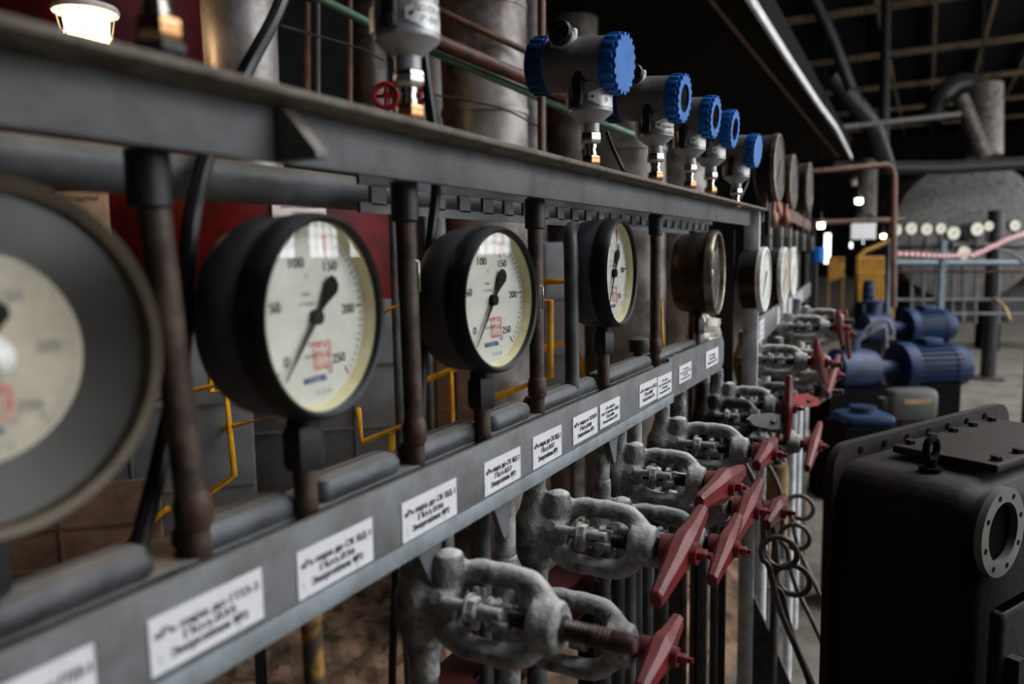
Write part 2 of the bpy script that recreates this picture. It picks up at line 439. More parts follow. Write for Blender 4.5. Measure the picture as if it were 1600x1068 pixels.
# mezzanine deck overhead
a, b = on_z(1165, 0, 2.7), on_z(1328, 247, 2.7); c_, d_ = on_z(700, 0, 2.7), on_z(850, 95, 2.7)
dr = (b-a); a0 = a-dr*.75; dr2 = (d_-c_); c0 = c_-dr2*3.4; d1 = c_+dr2*6.2
mz = thing('overhead_walkway', 'black steel walkway deck overhead running the length of the rack', 'walkway', (0,0,2.7))
off = Vector((0,0,-2.7))
part('deck_plate', MB().grid([[a0+off, b+off, d1+off, c0+off], [p+off+Vector((0,0,.25)) for p in (a0, b, d1, c0)]][::-1]), 'black_paint', mz, smooth=0)
e0, e1 = on_z(1110, 0, 2.7), on_z(1310, 245, 2.7)
part('lower_flange', MB().tube([e0-(e1-e0)*.7+off, e1+off], .012, 6), 'brown_paint', mz)
strip = MB()  # pale strip set along the deck edge
L = [0, .30, .53, .78, 1.0]
pts = [(1140,-38), (1165,0), (1231,100), (1276,165), (1303,200), (1328,247)]
W = [on_z(x, y, 2.7) for x, y in pts]; W.insert(0, W[0]-(W[1]-W[0]).normalized()*2.6)
for p, q in zip(W, W[1:]):
    dd = (q-p); strip.box((p+q)/2+off+Vector((0,-.02,.005)), (dd.length*.985, .02, .05), Matrix.Rotation(math.atan2(dd.y, dd.x), 3, 'Z'))
part('edge_strip', strip, 'pale_strip', mz, 'pale edge strip', smooth=0)

# ================================================================== the rack
YF = .405                                   # front plane of dials, web and label rail
def XPX(px, py, Y=YF): return on_y(px, py, Y).x
bm_ = thing('angle_beam', 'long grey steel angle beam carrying the transmitters above the gauges', 'beam', (0, YF, 1.519))
mb = MB().box((.93, .004, .0195), (2.30, .006, .039), None, .0012); part('web', mb, 'grey_paint', bm_)
mb = MB().box((.93, -.012, .0415), (2.30, .045, .006), None, .0015); part('flange', mb, 'dusty_flange', bm_)
gx = XPX(440, 190)
part('gusset', MB().prism([(0,0),(.036,0),(.036,.004),(.006,.037),(0,.037)], (gx-.006, .0, .001), (0,-1,0), (0,0,1), (.013,0,0)), 'grey_paint', bm_, smooth=0)
# corner post
px_ = 2.075
cp = thing('corner_post', 'light grey steel corner post at the far end of the beam', 'post', (px_, YF, 0))
part('outer_leg', MB().box((0, .0, .78), (.008, .04, 1.56), None, .002), 'pale_post_paint', cp)
part('inner_leg', MB().box((.02, .018, .78), (.04, .006, 1.56), None, .002), 'dark_steel', cp)
part('side_plate', MB().box((-.045, .085, 1.07), (.012, .1, .88)), 'dark_steel', cp, smooth=0)
part('foot_gusset', MB().prism([(0,0),(.22,0),(0,.5)], (.0, -.02, .02), (0,-1,0), (0,0,1), (.008,0,0)), 'dark_grey_pipe', cp, smooth=0)
# label rails
PIPES = {}   # X positions of what passes through the rail
stem_y = .436
rail = thing('label_rail', 'long grey steel rail with white paper labels below the gauges', 'rail', (0, YF, 1.179))
part('face_plate', MB().box((.5675, .003, .038), (1.595, .006, .076), None, .0012), 'rail_paint', rail)
part('lower_lip', MB().box((.5675, -.0015, .0085), (1.595, .004, .017), None, .0012), 'rail_lip_paint', rail, 'lighter grey lower lip')
part('top_flange', MB().box((.5675, .064, .063), (1.595, .06, .006), None, .001), 'dark_grey_pipe', rail)
stops = [-.2, XPX(283, 880, .44)-.012, XPX(490, 800, .44)-.012, XPX(645, 740, .44)-.011, XPX(765, 690, .44)-.010, XPX(840, 650, .44)-.010, XPX(940, 600, .44)-.010, 1.365]
for p, q in zip(stops, stops[1:]):
    p2, q2 = p+.026, q-.004
    if q2-p2 > .02: part('back_ridge', MB().box(((p2+q2)/2, .052, .074), (q2-p2, .034, .026), None, .009), 'dark_grey_pipe', rail)
rail2 = thing('label_rail', 'short grey label rail with rounded end beside the corner post', 'rail', (1.385, YF+.012, 1.179))
part('face_plate', MB().prism([(0,0),(.42,0),(.44,.02),(.44,.062),(.425,.078),(0,.078)], (0,0,0), (1,0,0), (0,0,1), (0,.006,0)), 'rail_paint', rail2, smooth=0)
part('back_ridge', MB().box((.2, .045, .07), (.38, .034, .024), None, .008), 'dark_grey_pipe', rail2)

def paper_label(px0, px1, py, top_l, bot_l, lines, label, Y=YF-.0006, widths=None, bad=None):
    """px0..px1 label edges at row py; top_l, bot_l the rows of its left edge"""
    a = on_y(px0, top_l, Y); b = on_y(px0, bot_l, Y); c = on_y(px1, py, Y)
    Wd = c.x-a.x; Hh = a.z-b.z; z0 = b.z
    t = thing('paper_label', label, 'label', (a.x+Wd/2, Y, z0), 0, 'paper labels on the rail')
    part('sheet', MB().box((0, 0, Hh/2), (Wd, .0009, Hh)), 'paper', t, smooth=0)
    tx = MB(); n = len(lines)
    for i, ln in enumerate(lines):
        wd = (widths[i] if widths else .8)*Wd
        put_text(tx, ln, (0, -.0009, Hh*(.70-.44*i/max(1, n-1) if n < 4 else .76-.54*i/3) if n > 1 else Hh/2), (1,0,0), (0,0,1), Hh*(.16 if n < 4 else .13), wd, .0, .73, .055)
    part('lettering', tx, 'ink_black', t, smooth=0)
    return t
E2 = 'Энергоблок №2'
wid = [.92, .46, .68]
paper_label(-60, 147, 1030, 1100, 1230, ['«Р» пара до ГПЗ-1', 'Поз.035', E2], 'white paper label cut by the lower left corner of the photo', widths=wid)
paper_label(230, 410, 930, 970, 1064, ['«Р» пара до ГПЗ-2', 'Поз.035', E2], 'white paper label reading ГПЗ-2, position 035, on the near rail end', widths=wid)
paper_label(463, 582, 845, 864, 941, ['«Р» пара до СК ВД-1', 'Поз.036', E2], 'white paper label reading ВД-1, position 036, below the black gauge nearest the camera', widths=wid)
paper_label(627, 713, 780, 787, 851, ['«Р» пара до СК ВД-1', 'Поз.036', E2], 'white paper label reading ВД-1, position 036, below the second rusty upright', widths=wid)
paper_label(756, 813, 735, 724, 777, ['«Р» пара до СК ВД-2', 'Поз.037', E2], 'white paper label reading ВД-2, position 037, below the second black gauge', widths=wid)
paper_label(832, 877, 690, 684, 735, ['«Р» пара до СК ВД-2', 'Поз.037', E2], 'white paper label reading ВД-2, position 037, below the third rusty upright', widths=wid)
paper_label(895, 933, 652, 653, 696, ['«Р» пара в ХППР', 'Поз.038', E2], 'white paper label reading position 038, left one of the middle pair', widths=wid)
paper_label(937, 968, 635, 633, 671, ['«Р» пара в', 'рег.ступени ЦВД', 'Поз.085', E2], 'white four-line paper label reading position 085, right one of the middle pair', widths=[.45,.85,.4,.75])
paper_label(999, 1026, 608, 602, 637, ['«Р» пара в ЦНД', 'Поз.088', E2], 'white paper label reading position 088, left one of the pair at the rail break', widths=wid)
paper_label(1027.5, 1049, 595, 590, 623, ['«Р» пара в', 'рег.ступени ЦНД', 'Поз.087', E2], 'white four-line paper label at the cut end of the long rail', widths=[.45,.85,.4,.75])
paper_label(1061, 1080, 575, 573, 600, ['«Р» пара в', 'рег.ступени ЦНД', 'Поз.086', E2], 'white paper label at the near end of the short rail', YF+.011, [.45,.85,.4,.75])
paper_label(1103, 1122, 552, 550, 576, ['«Р» пара в', 'Поз.089', E2], 'white paper label at the rounded end of the short rail', YF+.011, [.5,.5,.75])

# ------------------------------------------------------------------ gauges
def dial_marks(t, R, old=False, yd=0, cz=0, unit=True):
    def P(r, ang, y=yd): return Vector((r*math.cos(ang), y, cz+r*math.sin(ang)))
    mk = MB(); full = math.radians(270)
    def A(val): return math.radians(221)-full*val/250
    for i in range(51):
        big = i % 10 == 0; mid = i % 5 == 0
        a = A(i*5); l = .009 if big else (.0065 if mid else .0045); wd = .0009 if big else .0005
        p, q = P(R*.965, a), P(R*.965-l, a); n = Vector((-math.sin(a), 0, math.cos(a)))*wd
        b = len(mk.v); mk.v += [p-n, p+n, q+n, q-n]; mk.f.append((b, b+1, b+2, b+3))
    X, Z = Vector((1,0,0)), Vector((0,0,1))
    for val in (0, 50, 100, 150, 200, 250):
        put_text(mk, str(val), P(R*.67, A(val)), X, Z, R*.12, len(str(val))*R*.084, 0., .73, .05)
    put_text(mk, 'made', P(R*.30, math.radians(115)), X, Z, R*.05, None, .01)
    put_text(mk, 'in Tomsk', P(R*.20, math.radians(126)), X, Z, R*.05, None, .01)
    put_text(mk, '1.5', P(R*.48, math.radians(103)), X, Z, R*.05)
    put_text(mk, 'МТП-160', P(R*.30, math.radians(270)), X, Z, R*.045)
    put_text(mk, 'кгс/см²', P(R*.43, math.radians(262)), X, Z, R*.055)
    rg = [P(R*.05, 2*PI*k/16) for k in range(16)]; rg2 = [P(R*.04, 2*PI*k/16) for k in range(16)]
    cc = Vector((R*.27, 0, -R*.62)); b = len(mk.v); mk.v += [p+cc for p in rg]+[p+cc for p in rg2]
    mk.f += [(b+k, b+(k+1) % 16, b+16+(k+1) % 16, b+16+k) for k in range(16)]
    put_text(mk, 'С', P(0, 0)+cc, X, Z, R*.055, None, .02)
    part('scale', mk, 'ink_grey' if old else 'ink_black', t, smooth=0)
    # dated stamp: red square frame with figures, grey half stamp beside it
    st = MB(); c = Vector((R*.12, yd-.0001, cz-R*.44)); h = R*.15
    for q, sx, sz in (((0,h),h,.0008), ((0,-h),h,.0008), ((h,0),.0008,h), ((-h,0),.0008,h)):
        st.box(c+Vector((q[0],0,q[1])), (sx*2, .0001, sz*2))
    put_text(st, '2IV4', c, X, Z, h*.75, h*1.7, .01); put_text(st, '■ ▪ ■', c+Vector((0,0,h*.72)), X, Z, h*.3, h*1.2)
    put_text(st, 'ШВЗ', c-Vector((0,0,h*.7)), X, Z, h*.4, h*1.5, .01)
    part('red_stamp', st, 'ink_red', t, 'red inspection stamp', smooth=0)
    bl = MB(); put_text(bl, 'МАНОТОМЬ', (-R*.02, yd-.0001, cz-R*.70), X, Z, R*.075, R*.42, 0., .73, .06); part('maker_mark', bl, 'ink_blue', t, 'blue maker lettering', smooth=0)
    gr = MB(); put_text(gr, '21.2.16', (R*.12, yd-.0001, cz-R*.86), X, Z, R*.06, R*.3, .0); part('date_mark', gr, 'ink_green', t, 'green date figures', smooth=0)
    if old: return
    tri = MB().prism([(-.004,0),(.004,0),(0,-R*.28)], P(R*.97, math.radians(74)), (1,0,0), (0,0,1), (0,-.0006,0)); part('limit_mark', tri, 'ink_red_solid', t, 'red limit pointer', smooth=0)
def needle_mb(R, ang, yd, cz, tail=True):
    nb = MB(); u = Vector((math.cos(ang), 0, math.sin(ang))); v = Vector((-math.sin(ang), 0, math.cos(ang)))
    o = Vector((0, yd-.003, cz))
    nb.prism([(R*.86,0.0004),(R*.86,-.0004),(R*.1,-.0022),(-R*.12,-.002),(-R*.20,-.0030),(-R*.46,-.0085),(-R*.54,-.0060),(-R*.57,0),(-R*.54,.0060),(-R*.46,.0085),(-R*.20,.0030),(-R*.12,.002),(R*.1,.0022)], o, u, v, (0,-.0008,0))
    nb.cyl(o+Vector((0,.003,0)), o+Vector((0,-.003,0)), R*.085, None, 16)
    return nb
def black_gauge(name, label, loc, rz, R, cz, ang, drop):
    """round black pressure gauge; local origin at the foot of its stem"""
    t = thing(name, label, 'gauge', loc, rz, 'pressure gauges on the front rack')
    yb = -(stem_y-YF)          # bezel front plane in local y
    Cc = (0, yb, cz)
    cs = MB().lathe([(.0001, .0225), (R*.90, .0225), (R*.965, .0215), (R*.985, .024), (R*.975, .055), (R*.93, .064), (R*.80, .066), (.0001, .066)], Cc, (0,1,0), 64); part('case', cs, 'case_paint', t)
    bz = MB().lathe([(R*.905, .004), (R*.915, .0), (R*.95, -.0015), (R*.985, .002), (R, .008), (R, .020), (R*.97, .024), (R*.93, .024), (R*.905, .018)], Cc, (0,1,0), 72, loop=True); part('bezel', bz, 'black_case', t)
    ri = MB().lathe([(R*.908, .005), (R*.904, .0055), (R*.868, .0165), (R*.89, .0172), (R*.92, .012)], Cc, (0,1,0), 64, loop=True); part('inner_ring', ri, 'cream_ring', t, 'cream inner ring')
    Rd = R*.872; yd = yb+.0155
    dl = MB().lathe([(Rd, .003), (Rd, .0), (.0001, 0)], (0, yd, cz), (0,1,0), 64); part('dial', dl, 'dial_white', t)
    dial_marks(t, Rd*.99, False, yd-.0003, cz)
    nd = needle_mb(Rd, ang, yd, cz); part('needle', nd, 'needle_black', t)
    gl = MB().lathe([(R*.907, 0), (.0001, 0)], (0, yb+.0045, cz), (0,1,0), 48); gl.f = [f[::-1] for f in gl.f[:-2]]; part('glass', gl, 'gauge_glass', t, 'clear cover glass')
    st = MB().cyl((0, 0, cz-R*.97), (0, 0, cz-R*1.10), .0125, .0125, 20); part('stem', st, 'black_case', t)
    zn = cz-R*1.10
    part('hex_nut', MB().hexnut((0,0,zn-.033), (0,0,1), .0172, .035), 'dark_steel', t)
    part('lower_fitting', MB().lathe([(.0085, 0), (.0095, .003), (.0095, zn-.033)], (0,0,0), (0,0,1), 18), 'rusty_pipe', t)
    part('screw', MB().cyl((-R*.965,yb+.014,cz+.004),(-R*.99,yb+.014,cz+.004), .003, None, 10), 'chrome', t)
    return t
def old_gauge(name, label, loc, rz, R, cz, ang, rim='rim_metal', pane='gauge_glass'):
    t = thing(name, label, 'gauge', loc, rz, 'pressure gauges on the front rack')
    yb = -(stem_y-YF); Cc = (0, yb, cz)
    cs = MB().lathe([(.0001, .0245), (R*.92, .0245), (R*.95, .0135), (R*.965, .05), (R*.95, .054), (R*.90, .075), (R*.8, .085), (.0001, .085)], Cc, (0,1,0), 64); part('case', cs, 'bronze_case', t)
    bz = MB().lathe([(R*.90, .002), (R*.905, -.003), (R*.96, -.005), (R, 0), (R, .012), (R*.955, .014), (R*.90, .010)], Cc, (0,1,0), 72, loop=True); part('bezel', bz, rim, t)
    an = MB().lathe([(R*.90, .006), (R*.60, .020), (R*.58, .0205), (R*.60, .024), (R*.91, .012)], Cc, (0,1,0), 64, loop=True); part('inner_ring', an, 'dark_ring', t, 'wide dark inner ring')
    Rd = R*.60; yd = yb+.020
    part('dial', MB().lathe([(Rd, .003), (Rd, 0), (.0001, 0)], (0, yd, cz), (0,1,0), 64), 'dial_old', t)
    dial_marks(t, Rd*.99, True, yd-.0003, cz)
    part('needle', needle_mb(Rd, ang, yd, cz), 'needle_black', t)
    part('hub', MB().lathe([(.0001, -.012), (.006, -.0115), (.011, -.008), (.0125, -.003), (.0125, 0)], (.004, yd-.001, cz), (0,1,0), 24), 'steel_plate', t, 'pale round hub')
    gl = MB().lathe([(R*.905, 0), (.0001, 0)], (0, yb+.0025, cz), (0,1,0), 48); gl.f = [f[::-1] for f in gl.f[:-2]]; part('glass', gl, pane, t, 'clear cover glass')
    zn = cz-R*1.08
    part('stem', MB().cyl((0,.012,cz-R*.93), (0,.012,zn), .0125, .0125, 20), 'dark_steel', t)
    part('hex_nut', MB().hexnut((0,.012,zn-.033), (0,0,1), .0172, .035), 'dark_steel', t)
    part('lower_fitting', MB().lathe([(.0085, 0), (.0095, .003), (.0095, zn-.033)], (0,.012,0), (0,0,1), 18), 'rusty_pipe', t)
    return t
zb = 1.243   # feet of the stems, level with the top flange of the rail
ND = math.radians(228)
old_gauge('pressure_gauge', 'large old gauge with dark inner ring cut by the left edge', (.212, stem_y, zb), math.radians(-2), .0925, 1.403-zb, math.radians(250), 'rim_old', 'dusty_glass')
black_gauge('pressure_gauge', 'black gauge with white dial nearest the camera, showing a red pointer', (.4515, stem_y, zb), math.radians(6), .0805, 1.406-zb, ND, 0)
black_gauge('pressure_gauge', 'second black gauge with white dial, between second and third rusty uprights', (.733, stem_y, zb), math.radians(-2), .0805, 1.4035-zb, math.radians(233), 0)
black_gauge('pressure_gauge', 'third black gauge turned edge-on with yellowed ring inside, beside the arched pipe', (1.103, stem_y, zb), math.radians(3), .0825, 1.423-zb, math.radians(240), 0)
old_gauge('pressure_gauge', 'dirty bronze drum gauge seen from the side near the corner post', (1.695, stem_y, zb), math.radians(4), .0935, 1.4075-zb, math.radians(240))

# stem pipes running down under the rail
def vpipe(name, X, Y, z0, z1, r, mt, label, cat='pipe', group=None, joints=(), lean=0.0, n=14):
    mb = MB(); p = [Vector((X+lean*(1-k/6), Y, z0+(z1-z0)*k/6)) for k in range(7)]
    mb.tube(p, r, n)
    for z, rr, h in joints:
        f = (z1-z)/(z1-z0); mb.lathe([(r, -h), (rr*.92, -h*.8), (rr, 0), (rr*.92, h*.8), (r, h)], (X+lean*f, Y, z), (0,0,1), n)
    return solo(name, mb, mt, label, cat, group)
vpipe('stem_pipe', .4515, stem_y+.002, .35, 1.2425, .0088, 'yellow_rusty', 'yellow and rust-stained pipe under the nearest black gauge', joints=((1.225,.0125,.012),), lean=.012)
vpipe('stem_pipe', .733, stem_y+.002, .35, 1.2425, .0082, 'dark_grey_pipe', 'grey stem pipe under the second black gauge')
vpipe('stem_pipe', 1.103, stem_y+.002, .35, 1.2425, .0082, 'dark_grey_pipe', 'grey stem pipe under the third black gauge')
vpipe('stem_pipe', 1.695, stem_y+.014, .35, 1.2425, .0082, 'dark_grey_pipe', 'grey stem pipe under the bronze drum gauge')
vpipe('stem_pipe', .212, stem_y+.014, .35, 1.2425, .0085, 'rusty_pipe', 'brown stem pipe under the old gauge at the left edge')
# uprights between beam and rail
for i, (px, py, r, lb, ln) in enumerate(((270, 520, .0105, 'thick rusty upright beside the old gauge at left', .012), (641, 520, .0098, 'second rusty upright, between the two nearest black gauges', .003),
        (838, 500, .0098, 'third rusty upright, right of the second black gauge', .0), (1024, 470, .0098, 'fourth rusty upright, between edge-on gauge and bronze drum', .0))):
    Yp = .448; X = on_y(px, py, Yp).x
    up = thing('upright_pipe', lb, 'pipe', (X, Yp, 1.19), 0, 'rusty uprights between beam and rail')
    part('tube', MB().tube([(ln*(1-2*k/6), 0, .355*k/6) for k in range(7)], r, 16), 'rusty_pipe', up)
    part('coupling', MB().lathe([(r, -.014), (r*1.25, -.010), (r*1.28, .004), (r*1.12, .012), (r, .014)], (ln*.6, 0, .088), (0,0,1), 16), 'rust', up)
    part('top_coupling', MB().lathe([(r, -.02), (r*1.35, -.018), (r*1.35, .018), (r, .02)], (-ln*.9, 0, .315), (0,0,1), 16), 'dark_steel', up)
for px, py, lb in ((648, 432, 'bright wire clip on the second rusty upright'), (844, 466, 'bright wire clip on the third rusty upright')):
    c = on_y(px, py, .440); q = .0095
    solo('wire_clip', MB().tube([c+Vector((0,0,q*1.7)), c+Vector((.004,-.002,q*1.5)), c+Vector((.004,-.002,-q*1.5)), c+Vector((0,0,-q*1.7))], .0011, 8), 'chrome', lb, 'clip', 'wire clips')
# arched pipe and conduits behind third gauge
X = on_y(893, 480, .45).x
ar = MB().tube(spline([(X,.45,1.20),(X,.45,1.36),(X,.45,1.45),(X+.008,.455,1.478),(X+.03,.462,1.490),(X+.06,.47,1.488)], 5), .0105, 14)
solo('arched_pipe', ar, 'dark_grey_pipe', 'dark grey arched pipe curling behind the edge-on gauge', 'pipe')
vpipe('conduit', on_y(1055, 600, .44).x, .445, .4, 1.25, .0095, 'dark_grey_pipe', 'grey pipe passing through the break between the two label rails')
vpipe('conduit', on_y(1085, 500, .45).x, .455, 1.0, 1.5, .008, 'rusty_pipe', 'rusty thin pipe below the bronze drum gauge')
vpipe('conduit', on_y(1000, 590, .46).x, .462, 1.19, 1.30, .011, 'dark_steel', 'short dark pipe stub with square fitting behind the label pair', joints=((1.285,.02,.014),))
# long horizontal header pipe
h0, h1 = on_y(100, 268, .53), on_y(900, 338, .53); hd = h1-h0
hz = 1.5195
hp = thing('header_pipe', 'thick grey horizontal pipe behind the tops of the gauges', 'pipe', (-.3, .535, hz))
part('tube', MB().tube([(0,0,0),(.8,0,0),(1.6,0,0),(2.35,0,0)], .0178, 20), 'grey_paint', hp)
ps = MB()
for k in range(25):
    x = .93+k*.055; ps.box((x, 0, .006), (.024, .004, .02))
ps.box((1.60, 0, .021), (1.40, .004, .012)); ps.box((1.60, 0, -.007), (1.40, .004, .010))
ps.v = [p+Vector((-.3, .492, 1.508)) for p in ps.v]
solo('slotted_strip', ps, 'grey_paint', 'grey slotted metal strip between beam and header pipe', 'strip', smooth=0)
# cables
def cable(name, pix, r, mt, label, cat='cable', n=8):
    pts = [on_y(x, y, Y) for x, y, Y in pix]
    return solo(name, MB().tube(spline(pts, 6), r, n), mt, label, cat)
cable('cable', [(462,-60,.60),(430,25,.58),(385,108,.54),(345,190,.52),(318,260,.50),(300,340,.49),(292,430,.485),(283,560,.48),(250,720,.475),(215,860,.47)], .0068, 'black_rubber', 'black cable slanting down behind the beam at upper left')
cable('cable', [(660,60,.46),(668,130,.46),(680,220,.46),(681,300,.47),(670,400,.475),(662,520,.475),(658,640,.475),(650,730,.475)], .0055, 'black_rubber', 'black cable hanging beside the second rusty upright')
cable('cable', [(948,206,.44),(958,232,.43),(972,262,.42),(985,285,.43)], .0032, 'black_rubber', 'thin black cable leaving the nearest blue-capped transmitter')
cable('cable', [(1172,262,.42),(1168,285,.41),(1156,312,.42)], .0022, 'black_rubber', 'thin black cable beside the farthest blue-capped transmitter')
cable('cable', [(618,860,.47),(617,940,.47),(614,1010,.47),(612,1120,.47)], .0042, 'black_rubber', 'black cable hanging below the rail beside the nearest valve')

# ------------------------------------------------------------------ transmitters
def teeth_ring(mb, R, y0, y1, n, depth):
    for k in range(n):
        a = 2*PI*(k+.5)/n; c = Vector((math.cos(a)*R, (y0+y1)/2, math.sin(a)*R))
        Rm = Matrix.Rotation(-a, 3, 'Y')
        mb.box(c, (depth, abs(y1-y0), R*2*PI/n*.52), Rm, .0006)
def transmitter(label, px, py, cap, words, rz=0, dz=0, z0=1.5635, Yt=.388, lift=0, tall=0):
    X = on_y(px, py, Yt).x
    t = thing('pressure_transmitter', label, 'transmitter', (X, Yt, z0+dz), rz, 'pressure transmitters along the beam')
    Z = (0,0,1)
    if lift: part('lower_adapter', MB().cyl((0,0,-lift),(0,0,-lift*.55),.010,None,20).hexnut((0,0,-lift*.6),Z,.0150,lift*.6), 'dark_steel', t)
    part('base_nut', MB().hexnut((0,0,0), Z, .0128, .014), 'brass', t, 'brass base nut')
    part('threaded_neck', MB().lathe([(.0078,.014),(.0078,.019),(.0068,.019),(.0068,.024),(.008,.024),(.008,.030)], (0,0,0), Z, 20), 'chrome', t)
    part('hex_collar', MB().hexnut((0,0,.029), Z, .0138, .014), 'chrome', t)
    nk = MB().lathe([(.0115,.043),(.0115,.0545),(.0125,.055),(.014,.056),(.0265,.066),(.0285,.068),(.0285,.072),(.0278,.073),(.0278,.1015+tall),(.024,.103+tall),(.021,.107+tall),(.021,.118+tall)], (0,0,0), Z, 36)
    part('sensor_body', nk, 'steel_satin', t)
    br = MB().box((-.0285,.004,.090), (.012,.014,.036), Matrix.Rotation(-.12,3,'Z'), .002); br.cyl((-.028,.004,.077), (-.0365,.005,.077), .0068, None, 16); br.lathe([(.0045,0),(.0045,.002)],(-.0365,.005,.077),(-1,.1,0),6); br.cyl((-.029,.004,.108),(-.029,.004,.114),.0055,.005,14)
    part('clamp_block', br, 'dark_steel', t)
    # name plate bent round the collar, toward the front left
    pl = MB(); a0, a1 = math.radians(-163), math.radians(-78); rr = .0287; rows = []
    for k in range(11):
        f = k/10; a = a0+(a1-a0)*f; hh = .0045+.0065*min(1, f/.4); rows.append([Vector((rr*math.cos(a), rr*math.sin(a), .0835-hh)), Vector((rr*math.cos(a), rr*math.sin(a), .0835+hh))])
    pl.grid(rows, closed=False, cap=False); pp = part('name_plate', pl, 'steel_plate', t, 'shiny metal name plate')
    tx = MB()
    for i, wrd in enumerate(words):
        put_text(tx, wrd, (0, -.5, .0885-.0078*i+(.0 if len(words) > 1 else -.004)), (1,0,0), Z, .0052, len(wrd)*.0045)
    wrapped = []
    for p in tx.v:
        a = math.radians(-113)+p.x/rr; wrapped.append(Vector((math.cos(a)*(rr+.0003), math.sin(a)*(rr+.0003), p.z)))
    tx.v = wrapped
    hole = MB().cyl((math.cos(math.radians(-152))*(rr-.001), math.sin(math.radians(-152))*(rr-.001), .0835), (math.cos(math.radians(-152))*(rr+.0008), math.sin(math.radians(-152))*(rr+.0008), .0835), .0017, None, 12); tx.add(hole)
    if tx.v: part('lettering', tx, 'ink_black', t, smooth=0)
    pl2 = MB().box((-.0175,.0245,.083), (.0012,.014,.020), Matrix.Rotation(-.95,3,'Z')); part('side_plate', pl2, 'steel_plate', t, smooth=0)
    HZ, hz_ = .128+tall, 0.
    def head(name, mb, mt, label=None):
        o = part(name, mb, mt, t, label, (0,0,HZ)); o.rotation_euler = (.10, 0, 0); return o
    hs = MB().lathe([(.0335,-.026),(.0345,-.025),(.0345,.052),(.0335,.053)], (0,0,hz_+.0), (0,1,0), 40);
    head('housing', hs, 'housing_grey')
    fc = MB().lathe([(.0001,-.024),(.0352,-.0245),(.0360,-.0255),(.0360,-.0425),(.0350,-.0432),(.0001 if cap == 'solid' else .0215,-.0432)], (0,0,hz_), (0,1,0), 48)
    if cap != 'solid': fc.f = [f for f in fc.f if len(f) < 40]
    teeth_ring(fc, .0360, -.0285, -.0420, 18, .0030)
    def gear(y, r0, r1, ri):
        o_, n_ = [], 18
        for k in range(n_):
            for f, r_ in ((.0, r0), (.48, r0), (.52, r1), (.98, r1)):
                a = 2*PI*(k+f)/n_; o_.append(Vector((r_*math.cos(a), y, r_*math.sin(a))))
        return o_
    ri = .0001 if cap == 'solid' else .0215
    fc.grid([gear(-.0425,.0372,.0335,ri), gear(-.0475,.0368,.0331,ri), gear(-.0475,.0300,.0300,ri), gear(-.0475,ri,ri,ri), gear(-.0440,ri,ri,ri)], cap=False)
    fo = head('front_cap', fc, 'cap_blue', 'bright blue toothed cap')
    if cap != 'solid':
        head('display_window', MB().lathe([(.0208,-.0452),(.0001,-.0452)], (0,0,hz_), (0,1,0), 32), 'window_dark', 'dark round display window')
    rc = MB().lathe([(.0352,.052),(.0362,.053),(.0362,.074),(.0335,.078),(.0001,.078)], (0,0,hz_), (0,1,0), 48)
    nb = len(rc.v); teeth_ring(rc, .0362, .057, .076, 18, .0026)
    rc.v = [p if i < nb else p+Vector((0,0,hz_)) for i, p in enumerate(rc.v)]
    head('rear_cap', rc, 'cap_blue_dark', 'dark blue rear cap')
    g = Vector((-.020, .030, hz_+.026)); ax = Vector((-1,-.25,.12)).normalized()
    head('gland_boss', MB().box(g+ax*.002, (.012,.034,.030), Matrix.Rotation(.25,3,'Z'), .004).cyl(g, g+ax*.024, .0155, .0145, 24), 'steel_satin')
    gk = MB().lathe([(.0148,.024),(.0152,.025),(.0152,.033),(.0125,.036),(.0001,.034)], g, ax, 24); head('gland_plug', gk, 'gloss_black')
    gs = MB(); x_, y_, _ = frame_of(ax)
    for k in range(6):
        a = 2*PI*k/6; d = x_*math.cos(a)+y_*math.sin(a); gs.box(g+ax*.0362+d*.0085, (.0012,.0022,.0075), Matrix((y_*math.cos(a)-x_*math.sin(a), ax, d)).transposed())
    head('plug_ribs', gs, 'chrome')
    return t
transmitter('large transmitter cut by the top edge, its grey body above the near beam', 640, 186, 'solid', ['ДО СК ВД', 'Р-037'], math.radians(16), .006, Yt=.405, lift=.006, tall=.03)
transmitter('transmitter out of focus at upper left, only its lit brass fitting showing above the beam', 250, 96, 'solid', ['ДО ГПЗ'], math.radians(30), .01, lift=.010)
transmitter('nearest complete transmitter with solid blue cap and plate reading ПАРА', 923, 262, 'solid', ['ПАРА', 'В'], 0, 0)
transmitter('second blue-capped transmitter, cap with round window, plate reading КАМЕРА', 1024, 283, 'ring', ['Р', 'КАМЕРА', 'ЦВД'], 0, .003)
transmitter('third blue-capped transmitter, windowed cap just right of the second', 1077, 296, 'ring', [], 0, .004)
transmitter('fourth blue-capped transmitter, windowed cap, second from the far end', 1110, 304, 'ring', [], 0, .004)
transmitter('farthest blue-capped transmitter, lowest in the row above the corner post', 1150, 316, 'solid', [], math.radians(-3), -.012)

# ------------------------------------------------------------------ needle valves
def remeshed(mb, name, voxel, mt, smooth_it=2, lump=.0012):
    me = mesh_of(name, mb, mt, 0); ob = bpy.data.objects.new('tmp', me); COL.objects.link(ob)
    md = ob.modifiers.new('r', 'REMESH'); md.mode = 'VOXEL'; md.voxel_size = voxel; md.use_smooth_shade = True
    sm = ob.modifiers.new('s', 'SMOOTH'); sm.factor = .6; sm.iterations = smooth_it
    dg = bpy.context.evaluated_depsgraph_get(); out = bpy.data.meshes.new_from_object(ob.evaluated_get(dg)); out.name = name
    bpy.data.objects.remove(ob)
    for v in out.vertices:
        v.co += Vector((noise.noise(v.co*70), noise.noise(v.co*70+Vector((9,0,0))), noise.noise(v.co*70+Vector((0,7,0)))))*lump
    out.polygons.foreach_set('use_smooth', [True]*len(out.polygons))
    if not out.materials: out.materials.append(M[mt])
    return out
